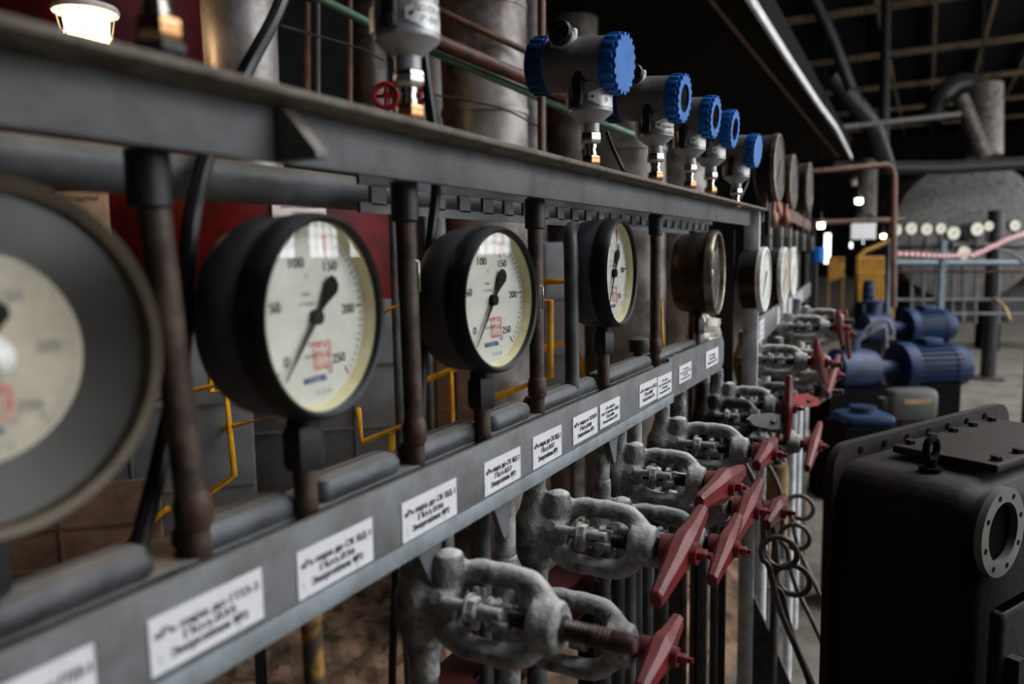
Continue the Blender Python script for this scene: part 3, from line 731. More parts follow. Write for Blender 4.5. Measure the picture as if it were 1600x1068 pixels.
def valve_meshes():
    b = MB(); Z = (0,0,1)
    b.lathe([(.0135,.078),(.0140,.045),(.0185,.026),(.0265,.008),(.0285,-.010),(.0255,-.030),(.0185,-.050),(.0155,-.060),(.0150,-.085)], (0,0,0), Z, 24)
    b.lathe([(.022,.0),(.0235,-.030),(.021,-.040),(.0165,-.046)], (0,0,0), (0,1,0), 24)            # bonnet toward the front
    b.lathe([(.0165,0),(.0170,.026),(.0140,.036),(.005,.040)], (.004,-.030,.012), Z, 18)           # domed cap on the bonnet
    off = Vector((.014, 0, .0275))
    for s in (1,-1):
        q = off*s
        b.tube(spline([Vector((0,-.026,0))+q*.55, Vector((0,-.046,0))+q*.98, Vector((0,-.062,0))+q*1.12, Vector((0,-.100,0))+q*1.12, Vector((0,-.118,0))+q*1.0, Vector((0,-.132,0))+q*.62, Vector((0,-.140,0))+q*.35], 5), [.013]*6+[.0118]*24+[.0135], 12)
    b.lathe([(.0225,-.124),(.0245,-.131),(.0240,-.150),(.0200,-.153)], (0,0,0), (0,1,0), 24)
    body = remeshed(b, 'valve_body', .0022, 'cast_valve')
    g = MB(); g.box((0,-.062,0), (.040,.009,.020), Matrix.Rotation(-1.1,3,'Y'), .003)
    for s in (1,-1):
        c = Vector((.0175*s, 0, -.009*s)); 
        g.thread(c+Vector((0,-.035,0)), c+Vector((0,-.100,0)), .0058, .0020, 12)
        g.hexnut(c+Vector((0,-.0665,0)), (0,-1,0), .0115, .0095)
        g.lathe([(.0135,0),(.0135,.0018)], c+Vector((0,-.0655,0)), (0,-1,0), 18)
    gland = mesh_of('gland', g, 'cast_valve')
    k = MB(); k.box((.002,-.093,-.002), (.024,.020,.022), Matrix.Rotation(.5,3,'Y'), .003); k.cyl((-.006,-.093,.008),(-.011,-.093,.018),.0042,None,8)
    k.box((-.010,-.094,-.008),(.018,.018,.010), Matrix.Rotation(.5,3,'Y'), .002)
    clamp = mesh_of('stem_clamp', k, 'cast_valve')
    s_ = MB(); s_.cyl((0,-.046,0),(0,-.10,0),.0065,None,14); s_.thread((0,-.10,0),(0,-.186,0),.0098,.0036,16); s_.lathe([(.012,-.1505),(.012,-.156),(.0095,-.157)],(0,0,0),(0,1,0),18)
    spin = mesh_of('spindle', s_, 'thread_steel')
    # tapered bar handle along local x
    h = MB(); secs = [(-.080,.0075,.0060),(-.078,.0095,.0075),(-.060,.0120,.0085),(-.030,.0150,.0105),(-.012,.0200,.0125),(0,.0215,.0130),(.012,.0200,.0125),(.030,.0150,.0105),(.060,.0120,.0085),(.078,.0095,.0075),(.080,.0075,.0060)]
    rings = []
    for x, hw, hd in secs:
        rings.append([Vector((x, b_*hd, a_*hw)) for a_, b_ in ((1,.45),(.55,1),(-.55,1),(-1,.45),(-1,-.45),(-.55,-1),(.55,-1),(1,-.45))])
    h.grid(rings); h.lathe([(.0165,.022),(.0165,.006)], (0,0,0), (0,1,0), 20); h.lathe([(.0125,-.010),(.0115,-.020)], (0,0,0), (0,1,0), 16)
    bar = mesh_of('bar_handle', h, 'red_enamel', 28)
    e = MB(); e.box((0,-.024,0), (.0095,.012,.0095), None, .001); e.cyl((0,-.03,0),(.0,-.036,0),.0035,None,8)
    tip = mesh_of('square_tip', e, 'red_enamel')
    p = MB().prism([(-.062,.0),(-.05,.012),(.0,.021),(.05,.012),(.062,0),(.05,-.012),(0,-.021),(-.05,-.012)], (0,.003,0), (1,0,0), (0,0,1), (0,-.006,0))
    plate = mesh_of('plate_handle', p, 'bright_red', 0)
    return dict(body=body, gland=gland, clamp=clamp, spin=spin, bar=bar, tip=tip, plate=plate)
VM = valve_meshes()
def plated(me, mt):
    c = me.copy(); c.materials.clear(); c.materials.append(M[mt]); return c
VALVES = 0
def valve(label, ends, Yh, group, Yb=.43, handle='bar', loc=None, dark=False, rz=0., rx=0., sc=1., pipe=True, up=True):
    """ends: the two ends of the handle in the picture, on the plane y = Yh"""
    global VALVES
    if ends:
        p, q = on_y(*ends[0], Yh), on_y(*ends[1], Yh); mid = (p+q)/2; d = q-p; ang = math.atan2(d.z, d.x); ln = d.length/.16
        X, Zc = mid.x, mid.z
    else: X, Zc = loc; ang = 0; ln = 1
    t = thing('needle_valve', label, 'valve', (X, Yb, Zc), rz, group)
    stretch = (Yb-Yh)/.182 if Yh is not None else 1
    def ch(name, me, **kw):
        o = link(name, me, t); o.scale = (1, stretch, 1); return o
    ch('body', plated(VM['body'], 'dark_steel') if dark else VM['body']); ch('gland', VM['gland']); ch('stem_clamp', VM['clamp']); ch('spindle', VM['spin'])
    if handle == 'bar':
        h = link('handle', VM['bar'], t, (0, -(Yb-Yh), 0)); h.rotation_euler = (0, -ang, 0); h.scale = (ln, 1, 1+.25*(ln-1)); h['label'] = 'red bar handle'
        s = link('square_tip', VM['tip'], h)
    elif handle == 'plate':
        h = link('handle', VM['plate'], t, (0, -(Yb-Yh), 0)); h.rotation_euler = (0, -ang, 0); h.scale = (d.length/.124, 1, d.length/.124)
        h['label'] = 'flat lozenge handle'; h.scale = (d.length/.124, 1, .85)
        link('hub_nut', mesh_of('hub_nut', MB().hexnut((0,-.003,0), (0,-1,0), .008, .008), 'dark_steel'), h)
    return t, X, Zc
gA, gB = 'upper row of needle valves', 'lower row of needle valves'
rows = []
V1, X1, Z1 = valve('nearest grey valve, bare threaded spindle without a handle', None, None, gA, loc=(.599, 1.117), handle=None)
link('spindle_tip', mesh_of('spindle_tip', MB().thread((0,-.180,0),(0,-.200,0),.0098,.0036,16).lathe([(.0080,0),(.0092,.003),(.0090,.018),(.0065,.024),(.003,.025)], (0,-.198,0), (0,-1,0), 18), 'rusty_tip'), V1)['label'] = 'rusty bare spindle end'
rows.append((X1, Z1, 'nearest grey valve without handle'))
for lb, ends, Yh, g, kw, nm in (
    ('lower grey valve marked with a blue pen tick, handle cut by the bottom edge', ((1000,1080),(1059,968)), .24, gB, {}, 'valve with pen tick'),
    ('upper grey valve with the longest red bar handle at centre', ((1024,938),(1098,797)), .24, gA, {}, 'valve with the longest red handle'),
    ('lower grey valve whose red handle sits just right of the longest handle', ((1112,908),(1153,808)), .24, gB, {}, 'lower valve right of the longest handle'),
    ('upper grey valve with thick red handle lying at a slant toward the right', ((1092,785),(1160,735)), .262, gA, {}, 'valve with slanting thick handle'),
    ('lower grey valve with steep red handle left of the tan wrapped pipe', ((1145,845),(1188,752)), .24, gB, {}, 'valve with steep handle'),
    ('lower grey valve with small red handle in front of the tan wrapped pipe', ((1197,820),(1226,778)), .24, gB, {}, 'valve before the tan wrapped pipe'),
    ('upper grey valve with short red handle on a long thread, below grey plate handle', ((1182,727),(1210,690)), .24, gA, {}, 'valve with short red handle'),
    ('upper grey valve behind the dark one, upright bright red bar handle', ((1233,586),(1229,688)), .27, gA, {}, 'valve with upright bar handle')):
    t, X, Zc = valve(lb, ends, Yh, g, **kw); rows.append((X, Zc, nm))
td, X, Zc = valve('dark steel valve with flat grey lozenge handle near the corner post', ((1168,655),(1233,660)), .285, gA, handle='plate', dark=True)
for c in td.children:
    if c.name.startswith('handle'): c.data = plated(c.data, 'dark_grey_pipe'); c['label'] = 'flat grey lozenge handle'
rows.append((X, Zc, 'dark steel valve'))
t, X, Zc = valve('valve with flat bright red lozenge handle beyond the upright red bar', ((1236,622),(1281,628)), .27, gA, handle='plate'); rows.append((X, Zc, 'valve with red lozenge handle'))
# pen tick on the second valve
from mathutils.bvhtree import BVHTree
tv_ = [q for q in COL.objects if q.name == 'needle_valve.001'][0]; bpy.context.view_layer.update()
bv = BVHTree.FromPolygons([tuple(v.co) for v in VM['body'].vertices], [tuple(p.vertices) for p in VM['body'].polygons])
inv = (tv_.matrix_world @ Matrix.Diagonal((1, (.43-.24)/.182, 1, 1))).inverted(); o_ = inv @ EYE; tick = []
for dy in range(0, -60, -6):
  tick = []
  for px, py in ((936,978),(940,986),(944,996),(946,986),(951,974)):
    d_ = (inv.to_3x3() @ ray(px+4, py+dy)).normalized(); hit = bv.ray_cast(o_, d_)
    if hit[0] is not None and (hit[0]-o_).length < 1.5: tick.append(hit[0]-d_*.0006)
  if len(tick) == 5: break
if len(tick) > 2:
    ob_ = part('pen_tick', MB().tube([Vector((p.x, p.y*(.43-.24)/.182, p.z)) for p in tick], .0008, 6), 'ink_pen', tv_, 'blue pen tick')
# impulse pipes above and below every valve
for i, (X, Zc, nm) in enumerate(rows):
    vpipe('impulse_pipe', X, .43, .06, Zc-.08, .0135, 'dark_grey_pipe', 'grey pipe dropping to the ground from the %s' % nm, group='pipes under the valves', joints=((Zc-.12,.0155,.01),))
    top = 1.176 if Zc < 1.15 else 1.2
    if Zc+.076 < top:
        vpipe('impulse_pipe', X, .43, Zc+.076, 1.176, .0125, 'cast_valve', 'short grey pipe between the rail and the %s' % nm, group='pipes over the valves')
for px, py, lb in ((560,980,'a'),):
    pass
# triangular brackets hanging from the rail
for i, (px, lb) in enumerate(((672, 'triangular grey bracket under the rail above the nearest valve'), (785, 'triangular grey bracket under the rail left of the longest red handle'), (958, 'triangular grey bracket under the rail near the middle label pair'))):
    X = on_y(px, 870 if i == 0 else 805 if i == 1 else 700, .41).x
    solo('bracket', MB().prism([(-.022,0),(.022,0),(.016,-.012),(.010,-.042),(.002,-.045)], (X, .409, 1.179), (1,0,0), (0,0,1), (0,.006,0)), 'grey_paint', lb, 'bracket', 'brackets under the rail', smooth=0)
# lower thin pipes below the valve rows
for i, (px, py, Y, r, mtn, lb) in enumerate(((985,1010,.36,.008,'dark_grey_pipe','thin grey pipe standing left of the cut-off red handle'), (1012,930,.36,.008,'dark_grey_pipe','thin grey pipe below the longest red handle'), (1067,960,.36,.007,'rusty_pipe','thin brown pipe right of the longest red handle'),
        (1098,940,.36,.008,'dark_grey_pipe','thin grey pipe under the steep red handle'), (945,960,.42,.0085,'dark_grey_pipe','grey pipe rising behind the pen-ticked valve'), (1128,960,.36,.008,'dark_steel','dark pipe left of the corner post foot'))):
    X = on_y(px, py, Y).x
    vpipe('thin_pipe', X, Y, .05, 1.02, r, mtn, lb, group='thin pipes below the valves')
# dark plate and pale sheet between the valves
X = on_y(965, 955, .45).x
solo('junction_plate', MB().box((X, .47, .985), (.07, .012, .10), None, .003), 'dark_steel', 'dark square plate below the longest red handle valve', 'plate')
o = on_y(1005, 930, .62)
ps_ = thing('pale_sheet', 'pale grey sheet lying on a block behind the lower valves', 'sheet', (o.x, .68, 0))
part('sheet', MB().box((0, 0, o.z), (.30, .16, .006), Matrix.Rotation(.25,3,'X')), 'box_grey', ps_, smooth=0); part('block', MB().box((0, .01, o.z/2-.01), (.26, .12, o.z-.02)), 'dark_wall', ps_, smooth=0)
# red steel channel low behind the rack
rc_ = MB().box((1.0, .50, .93), (1.6, .006, .06)); rc_.box((1.0, .475, .962), (1.6, .05, .006)); rc_.box((1.0, .475, .898), (1.6, .05, .006))
solo('red_channel', rc_, 'red_steel', 'dark red steel channel low behind the nearest valves', 'channel', smooth=0)

# crumpled plastic bag on the short rail
bg = MB().sphere((0,0,0), .05, 32, (1.7,.75,.85), 20); c = on_y(1099, 520, .475)
for v in bg.v:
    v *= 1+.30*noise.noise(v*55)+.16*noise.noise(v*120)
bg.v = [v+c+Vector((0,0,.0)) for v in bg.v]
solo('plastic_bag', bg, 'plastic', 'crumpled clear plastic bag lying behind the short label rail', 'bag', smooth=20)

# ================================================================== second rack beyond the post
r2 = Vector((2.42, .42, 0)); r2d = Vector((2.48, .188, 0)).normalized(); r2a = math.atan2(r2d.y, r2d.x)
def R2(s, off=0, z=0): return r2+r2d*s+Vector((r2d.y, -r2d.x, 0))*off+Vector((0,0,z))   # off > 0: toward the camera side
rl2 = thing('label_rail', 'grey label rail of the farther rack beyond the corner post', 'rail', (r2.x, r2.y, 1.2), r2a)
part('face_plate', MB().box((1.05, 0, .037), (2.6, .006, .075), None, .001), 'rail_paint', rl2)
lpx = [(1189,516),(1199,508),(1210,500),(1220,492),(1231,484),(1240,476),(1249,468)]
for i in range(7):
    s = .08+i*.23 if i < 3 else .08+i*.24
    p = R2(s-.30 if i == 0 else s, .0045, 1.209)
    t = thing('paper_label', 'white paper label on the farther rail, %s' % ['first from the corner post', 'second from the corner post', 'third from the corner post', 'middle one of seven', 'third from the far end', 'second from the far end', 'at the far end'][i], 'label', p, r2a, 'paper labels on the farther rail')
    part('sheet', MB().box((0,0,.028), (.12,.001,.056)), 'paper', t, smooth=0)
    tx = MB()
    for k, ln in enumerate(('«Р» пара', 'Поз.09%d' % i, E2)): put_text(tx, ln, (0,-.001,.044-.016*k), (1,0,0), (0,0,1), .009, .09, .01)
    part('lettering', tx, 'ink_black', t, smooth=0)
def far_gauge(label, s, z, R, off, rz=0, group='gauges on the farther rack', mt='dial_white', case='black_case', nm='round_gauge'):
    p = R2(s, off, z-R-.1); t = thing(nm, label, 'gauge', p, r2a+rz, group); cz = R+.1
    part('case', MB().lathe([(R*.97,.0),(R*.97,.05),(R*.8,.06),(.0001,.06)], (0,0,cz), (0,1,0), 40), case, t)
    part('bezel', MB().lathe([(R*.88,.001),(R*.9,-.004),(R,-.003),(R,.01),(R*.9,.01)], (0,0,cz), (0,1,0), 40, loop=True), 'rim_metal' if mt == 'dial_far_old' else 'steel_plate', t)
    part('dial', MB().lathe([(R*.9,.001),(R*.9,-.001),(.0001,-.001)], (0,0,cz), (0,1,0), 40), mt, t)
    mk = MB()
    for k in range(21):
        a = math.radians(225-270*k/20); u = Vector((math.cos(a),0,math.sin(a))); v = Vector((-u.z,0,u.x))*.0012
        q0, q1 = Vector((0,-.0018,cz))+u*R*.84, Vector((0,-.0018,cz))+u*R*.70; b = len(mk.v); mk.v += [q0-v,q0+v,q1+v,q1-v]; mk.f.append((b,b+1,b+2,b+3))
    part('scale', mk, 'ink_black', t, smooth=0)
    part('needle', MB().prism([(R*.7,.0006),(R*.7,-.0006),(-R*.3,-.004),(-R*.3,.004)], (0,-.002,cz), (math.cos(4),0,math.sin(4)), (-math.sin(4),0,math.cos(4)), (0,-.001,0)), 'gloss_black', t)
    part('stem', MB().cyl((0,.03,0),(0,.03,cz-R*.9), .01, None, 12), 'dark_steel', t)
    return t
def s_of(px, py, off=0):
    d = ray(px, py); n = Vector((r2d.y, -r2d.x, 0)); k = (r2+n*off).dot(n)/d.dot(n); p = EYE+d*k
    return (p-r2).dot(r2d), p.z
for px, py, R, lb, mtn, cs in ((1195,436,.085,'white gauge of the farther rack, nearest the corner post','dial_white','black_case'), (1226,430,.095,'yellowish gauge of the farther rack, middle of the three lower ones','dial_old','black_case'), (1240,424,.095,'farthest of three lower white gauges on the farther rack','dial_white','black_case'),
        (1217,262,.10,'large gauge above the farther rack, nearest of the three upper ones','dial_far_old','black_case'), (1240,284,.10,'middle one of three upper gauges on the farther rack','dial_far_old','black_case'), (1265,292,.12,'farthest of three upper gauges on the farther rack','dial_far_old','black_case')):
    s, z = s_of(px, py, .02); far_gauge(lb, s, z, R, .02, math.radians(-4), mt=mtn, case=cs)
# top beam and uprights of the farther rack
fb = MB().box((1.2, 0, 0), (2.5, .006, .05)); fb.v = [Matrix.Rotation(r2a,3,'Z')@v+Vector((r2.x, r2.y+.01, 1.60)) for v in fb.v]
solo('rack_beam', fb, 'brown_paint', 'brown top beam of the farther rack', 'beam', smooth=0)
for i, (px, lb) in enumerate(((1187,'grey upright of the farther rack right beside the corner post'), (1207,'grey upright of the farther rack left of the yellowish gauge'), (1222,'dark upright of the farther rack, third from the corner post'), (1233,'grey upright of the farther rack, fourth from the corner post'), (1247,'grey upright of the farther rack, second from its far end'), (1262,'grey upright at the far end of the farther rack'))):
    s, z = s_of(px, 380, -.04); p = R2(s, -.04, 0)
    up = thing('rack_upright', lb, 'post', p, r2a, 'uprights of the farther rack')
    part('post', MB().box((0,0,.86), (.035,.02,1.72)), 'frame_grey' if i != 2 else 'rusty_pipe', up, smooth=0)
    part('terminal_box', MB().box((0,-.02,1.50), (.06,.03,.09), None, .004), 'box_grey', up)
    part('screw_row', MB().box((0,-.036,1.50),(.045,.002,.012)), 'ink_black', up, smooth=0)
# brass fittings glowing above the farther rack
for i, (px, py, lb) in enumerate(((1206,330,'copper fitting above the farther rack, nearer one'), (1213,318,'copper-coloured reducer above the farther rack'), (1226,332,'copper fitting above the farther rack, farther one'))):
    s, z = s_of(px, py, 0); p = R2(s, 0, z-.05)
    solo('copper_fitting', MB().lathe([(.012,0),(.02,.01),(.02,.04),(.012,.05),(.012,.08)], p, (0,0,1), 14), 'copper_dull', lb, 'fitting', 'copper fittings')
s, z = s_of(1275, 398, 0); p = R2(s, .0, z)
bd = thing('blue_device', 'small blue device on a thin stand at the far end of the farther rack', 'device', (p.x, p.y, 0))
part('housing', MB().lathe([(.03,-.05),(.055,-.045),(.055,.045),(.03,.05)], (0,0,p.z), (0,0,1), 18), 'cap_blue', bd); part('stand_rod', MB().cyl((0,0,0),(0,0,p.z-.05), .012, None, 10), 'dark_steel', bd)
s, z = s_of(1282, 470, 0); p = R2(s, -.1, 0)
solo('dark_column', MB().box((p.x+.1, p.y+.05, .85), (.20, .16, 1.7)), 'black_paint', 'black column closing the far end of the farther rack', 'column', smooth=0)
# valves of the farther rack
gC = 'needle valves of the farther rack'
for lb, ends, Yh in (('valve of the farther rack with slim red handle leaning left, nearest the post', ((1274,533),(1289,596)), .24), ('valve of the farther rack with red handle leaning right like a slash', ((1310,557),(1292,617)), .24),
        ('farther-rack valve with upright red handle beside the blue pumps, left one', ((1309,487),(1316,537)), .25), ('farther-rack valve with upright red handle beside the blue pumps, right one', ((1320,485),(1327,558)), .25), ('low valve with red handle slanting beside the black tank corner', ((1281,662),(1261,732)), .24)):
    t, X, Zc = valve(lb, ends, Yh, gC, Yb=Yh+.20)
for i, (px, py, lb) in enumerate(((1215,565,'grey valve without visible handle behind the bright upright handle'), (1219,606,'grey valve without visible handle below the farther rail'), (1245,500,'grey valve without visible handle at the far rail end'))):
    p = on_y(px, py, .40); valve(lb, None, None, gC, loc=(p.x, p.z), handle=None, Yb=.40)
for i, (px, py, Y, lb) in enumerate(((1236,760,.36,'pale grey pipe right of the tan wrapped pipe'), (1247,700,.40,'pale grey pipe behind the low red handle'), (1258,620,.42,'pale grey pipe under the farther valves'), (1188,1000,.40,'grey pipe beside the corner post foot'))):
    X = on_y(px, py, Y).x; vpipe('riser_pipe', X, Y, .02, 1.12, .014, 'pale_post_paint', lb, group='pale risers beyond the post')
# tan wrapped pipe
c = on_y(1215, 725, .33); b = on_y(1215, 835, .33)
tw = thing('wrapped_pipe', 'pipe wrapped in tan insulation standing beside the corner post', 'pipe', (c.x, .33, .03))
part('pipe', MB().cyl((0,0,0),(0,0,c.z+.02), .012, None, 14), 'dark_grey_pipe', tw)
part('insulation', MB().lathe([(.013,b.z-.03),(.028,b.z-.028),(.029,c.z-.05),(.028,c.z-.03),(.013,c.z-.028)], (0,0,0), (0,0,1), 24), 'tan_wrap', tw, 'tan insulation sleeve')
# pigtail siphons
def siphon(px, py, Y, r, R, label, lean):
    c = on_y(px, py, Y); pts = [c+Vector((.02, .09, .20)), c+Vector((.015, R*1.35, .12)), c+Vector((.012, R*1.02, .04))]
    for k in range(15):
        a = 2*PI*k/12; pts.append(c+Vector((.012-.0022*k, R*math.cos(a), -R*math.sin(a))))
    pts += [c+Vector((-.025, -R*.2, -.12)), c+Vector((-.03, -R*.9-lean, -.30)), c+Vector((-.03, -R*1.3-lean*2, -.60))]
    pts = [p for p in pts if p.z > .02]
    return solo('siphon_tube', MB().tube(spline(pts, 4), r, 10), 'siphon_steel', label, 'tube', 'pigtail siphon tubes')
siphon(1218, 862, .26, .0065, .036, 'looped siphon tube nearest, right of the corner post foot', .05)
siphon(1238, 905, .235, .0065, .036, 'looped siphon tube lower, beside the black tank', .05)
siphon(1243, 838, .27, .0062, .034, 'looped siphon tube behind the nearest loop', .06)
siphon(1250, 792, .28, .0062, .034, 'looped siphon tube farthest, under the low red handle', .06)

# ================================================================== black tank at right
e1 = Vector((.888,-.46,0)).normalized(); ta = math.atan2(e1.y, e1.x)
tk = thing('cast_tank', 'black cast iron tank casing with bolted lid filling the lower right', 'tank', (1.385,.142,0), ta)
# local x: along the flange, local -y: out toward the camera side
def rr_box(mb, x0, x1, y0, y1, z0, z1, r, n=6):
    """box with large rounded upper edges, cross-section in x-z swept along y"""
    prof = []
    for cx, cz, a0 in ((x1-r, z0+.01, -90), (x1-r, z1-r, 0), (x0+r, z1-r, 90), (x0+r, z0+.01, 180)):
        for k in range(n+1):
            a = math.radians(a0+90*k/n); rr = r if cz > z0+.02 else .01
            prof.append((cx+(r-rr)*(1 if a0 in (-90,) else -1 if a0 == 180 else 0)+rr*math.cos(a), cz+rr*math.sin(a)))
    ys = [y0, y0+.012, y0+.04]+[y1]
    sh = [.03, .010, 0, 0]
    cx, cz = (x0+x1)/2, (z0+z1)/2
    rings = [[Vector((cx+(p[0]-cx)*(1-s/(x1-x0)*2), y, cz+(p[1]-cz)*(1-s/(z1-z0)*2))) for p in prof] for y, s in zip(ys, sh)]
    mb.grid(rings); return mb
tb = MB(); rr_box(tb, .018, 0.62, -.235, -.010, .30, 1.09, .05); part('body', tb, 'black_rusty', tk)
fl = MB(); pr = []
for cx, cz, a0 in ((.60, .25, -90), (.60, 1.075, 0), (.045, 1.075, 90), (.045, .25, 180)):
    for k in range(7):
        a = math.radians(a0+90*k/6); pr.append((cx+.045*math.cos(a), cz+.045*math.sin(a)))
fl.prism(pr, (0,.0,0), (1,0,0), (0,0,1), (0,-.016,0)); part('flange', fl, 'rusty_flange', tk)
for k in range(7):  # black hexes put the dark of open flange holes into the colour
    part('flange_hole', MB().hexnut((.08+k*.075,-.016,1.104), (0,-1,0), .007, .003), 'black_paint', tk)
part('lid', MB().box((.30,-.135,1.106), (.36,.17,.014), None, .003), 'rusty_flange', tk, 'bolted rusty lid')
for k in range(5):
    for j in (0,1):
        part('lid_bolt', MB().hexnut((.15+k*.075,-.205+j*.14,1.113), (0,0,1), .009, .008), 'black_rusty', tk)
eb = MB().tube([Vector((.085,-.135,1.128))+Vector((math.cos(a)*.017, 0, math.sin(a)*.017)) for a in [2*PI*k/20 for k in range(20)]], .006, 10, closed=True); eb.cyl((.085,-.135,1.09),(.085,-.135,1.112),.009,None,12); eb.lathe([(.018,0),(.018,.004)],(.085,-.135,1.094),(0,0,1),18)
part('lifting_eye', eb, 'black_paint', tk)
pt_c = Vector((.080,-.235,1.022))
part('port_neck', MB().lathe([(.056,-.02),(.056,.012),(.049,.012),(.049,-.02)], pt_c, (0,-1,0), 40, loop=True), 'black_rusty', tk)
part('port_flange', MB().lathe([(.047,.004),(.069,.004),(.069,.015),(.047,.015)], pt_c, (0,-1,0), 48, loop=True), 'box_grey', tk, 'pale worn port ring')
part('port_hole', MB().lathe([(.049,.002),(.0001,.002)], pt_c, (0,-1,0), 40), 'black_paint', tk, 'black port opening')
for k in range(8):
    a = 2*PI*k/8+.3; q = pt_c+Vector((math.cos(a)*.058, -.0145, math.sin(a)*.058)); part('bolt_hole', MB().cyl(q, q+Vector((0,-.0012,0)), .0045, None, 10), 'black_paint', tk)
part('pedestal', MB().box((.32,-.13,.15), (.56,.22,.30), None, .02), 'black_paint', tk)
nrm = Vector((.46,.888,0)).normalized(); pq = Vector((1.385,.142,0))-nrm*.33; rr_ = ray(1590, 1000); pc = EYE+rr_*((pq-EYE).dot(nrm)/rr_.dot(nrm))
bk = thing('steel_cover', 'dark steel cover plate low at the right edge under the port', 'cover', (pc.x, pc.y, 0), ta)
part('panel', MB().box((.08,-.0,pc.z/2+.03), (.30,.02,pc.z+.06), None, .008), 'black_rusty', bk); part('rib', MB().box((-.05,-.018,pc.z/2), (.015,.016,pc.z)), 'black_rusty', bk, smooth=0)

# ================================================================== plant behind the rack
def cyl_vessel(px, d, R, z0, z1, n=40):
    p = at_d(px, 400, d); return p, MB().lathe([(R*.5, z0-.05), (R*.97, z0-.015), (R, z0+.03), (R, z1-.03), (R*.96, z1), (R*.3, z1+.03)], (p.x, p.y, 0), (0,0,1), n)
p, mb = cyl_vessel(372, 2.66, .62, 1.26, 1.67); solo('red_vessel', mb, 'red_tank', 'dark red painted vessel behind the gauges', 'vessel', 'red vessels')
p2, mb = cyl_vessel(170, 3.6, .52, 1.20, 3.4); solo('red_vessel', mb, 'red_tank', 'tall dark red vessel behind the caged lamp at upper left', 'vessel', 'red vessels')
for q, zz, pxs, lb in ((p, 1.22, (60, 225, 668), 'dark stand legs under the broad red vessel'), (p2, 1.16, (120, 210), 'dark stand legs under the tall red vessel')):
    mb = MB(); dd = (q-EYE).dot(FW)
    for k in pxs:
        c = at_d(k, 400, dd); mb.box((c.x, c.y, zz/2), (.05,.05,zz))
    solo('vessel_stand', mb, 'dark_steel', lb, 'stand', smooth=0)
def notice(px, py, w_px, h_px, lines, label):
    """printed sheet stuck to the round side of the red vessel (centre p, radius .62)"""
    d0 = ray(px, py); ex, ey = EYE.x-p.x, EYE.y-p.y; A_ = d0.x**2+d0.y**2; B_ = d0.x*ex+d0.y*ey; C_ = ex*ex+ey*ey-.627**2
    k = (-B_-math.sqrt(max(0, B_*B_-A_*C_)))/A_; c = EYE+d0*k; W_, H_ = w_px*k/F_PX, h_px*k/F_PX
    az = math.atan2(c.y-p.y, c.x-p.x); t = thing('paper_notice', label, 'notice', c, az+PI/2, 'paper notices on the red vessel')
    R_ = .627; sh, tx = MB(), MB()
    def bend(q): a = q.x/R_; return Vector((R_*math.sin(a), R_*(1-math.cos(a))+q.y*math.cos(a), q.z))
    rows = [[bend(Vector((-W_/2+W_*i/10, y, z))) for y, z in ((0,-H_/2),(0,H_/2),(.002,H_/2),(.002,-H_/2))] for i in range(11)]
    sh.grid(rows); part('sheet', sh, 'paper_warm', t, smooth=0)
    for i, l in enumerate(lines): put_text(tx, l, (0,-.0012,H_*(.38-.2*i)), (1,0,0), (0,0,1), H_*.085, W_*(.7 if i != 1 else .28), .02)
    tx.v = [bend(q) for q in tx.v]; part('lettering', tx, 'ink_black', t, smooth=0)
notice(126, 352, 110, 110, ['Диск защитный', 'ГПЗ-4', 'Турбина ст. № 2', 'КТЦ', 'осторожно'], 'white printed notice behind the top of the old gauge')
notice(470, 345, 86, 60, ['Диск защитный', 'ГПЗ-3'], 'white printed notice just above the nearest black gauge')
def column(px, d, R, z0, z1, mt, label, bands=(), name='clad_column'):
    p = at_d(px, 400, d); t = thing(name, label, 'column', (p.x, p.y, z0), 0, 'clad columns behind the rack')
    prof = []; n = 14
    for k in range(n+1):
        z = (z1-z0)*k/n; prof.append((R*(1+.012*math.sin(k*2.3)), z))
    part('shell', MB().lathe(prof, (0,0,0), (0,0,1), 36), mt, t)
    for z in bands: part('band', MB().lathe([(R*1.005,-.012),(R*1.03,-.010),(R*1.03,.010),(R*1.005,.012)], (0,0,z-z0), (0,0,1), 36), mt, t)
    return t
column(394, 1.95, .088, 1.60, 3.6, 'silver_cladding', 'silver clad duct rising over the red vessel beside the slanting cable', ())
column(585, 3.4, .085, 0, 4.2, 'galvanised', 'slim grey clad column behind the cropped transmitter', (1.7,))
column(762, 2.75, .150, 0, 2.69, 'silver_cladding', 'thick stained silver column behind the second black gauge', (1.5, 1.95, 2.3))
column(690, 3.1, .075, 0, 4.0, 'bright_cladding', 'slim bright silver column left of the thick stained one', (1.6,))
column(828, 3.3, .075, 0, 4.0, 'galvanised', 'slim silver column right of the thick stained one', (1.5, 1.9))
column(975, 3.4, .18, 0, 2.05, 'galvanised', 'short broad grey drum column behind the blue-capped transmitters', (1.9,))
column(895, 4.2, .14, 0, 2.69, 'galvanised', 'grey column in the dark behind the nearest blue cap', ())
0 and column(20, 3.2, .15, 0, 4.2, 'silver_cladding', 'silver clad column in the upper left corner', ())
column(1060, 4.6, .16, 0, 2.2, 'galvanised', 'grey drum column behind the third transmitter', ())
def run(name, pix, d, r, mt, label, cat='pipe', sm=False, group=None, n=10):
    pts = [at_d(x, y, d if not isinstance(d, (list, tuple)) else d[i]) for i, (x, y) in enumerate(pix)]
    return solo(name, MB().tube(spline(pts, 4) if sm else pts, r, n), mt, label, cat, group)
run('green_pipe', [(455,-25),(600,48),(860,160),(990,212)], [2.0,2.15,2.45,2.6], .012, 'green_paint', 'pale green pipe sloping down behind the transmitters')
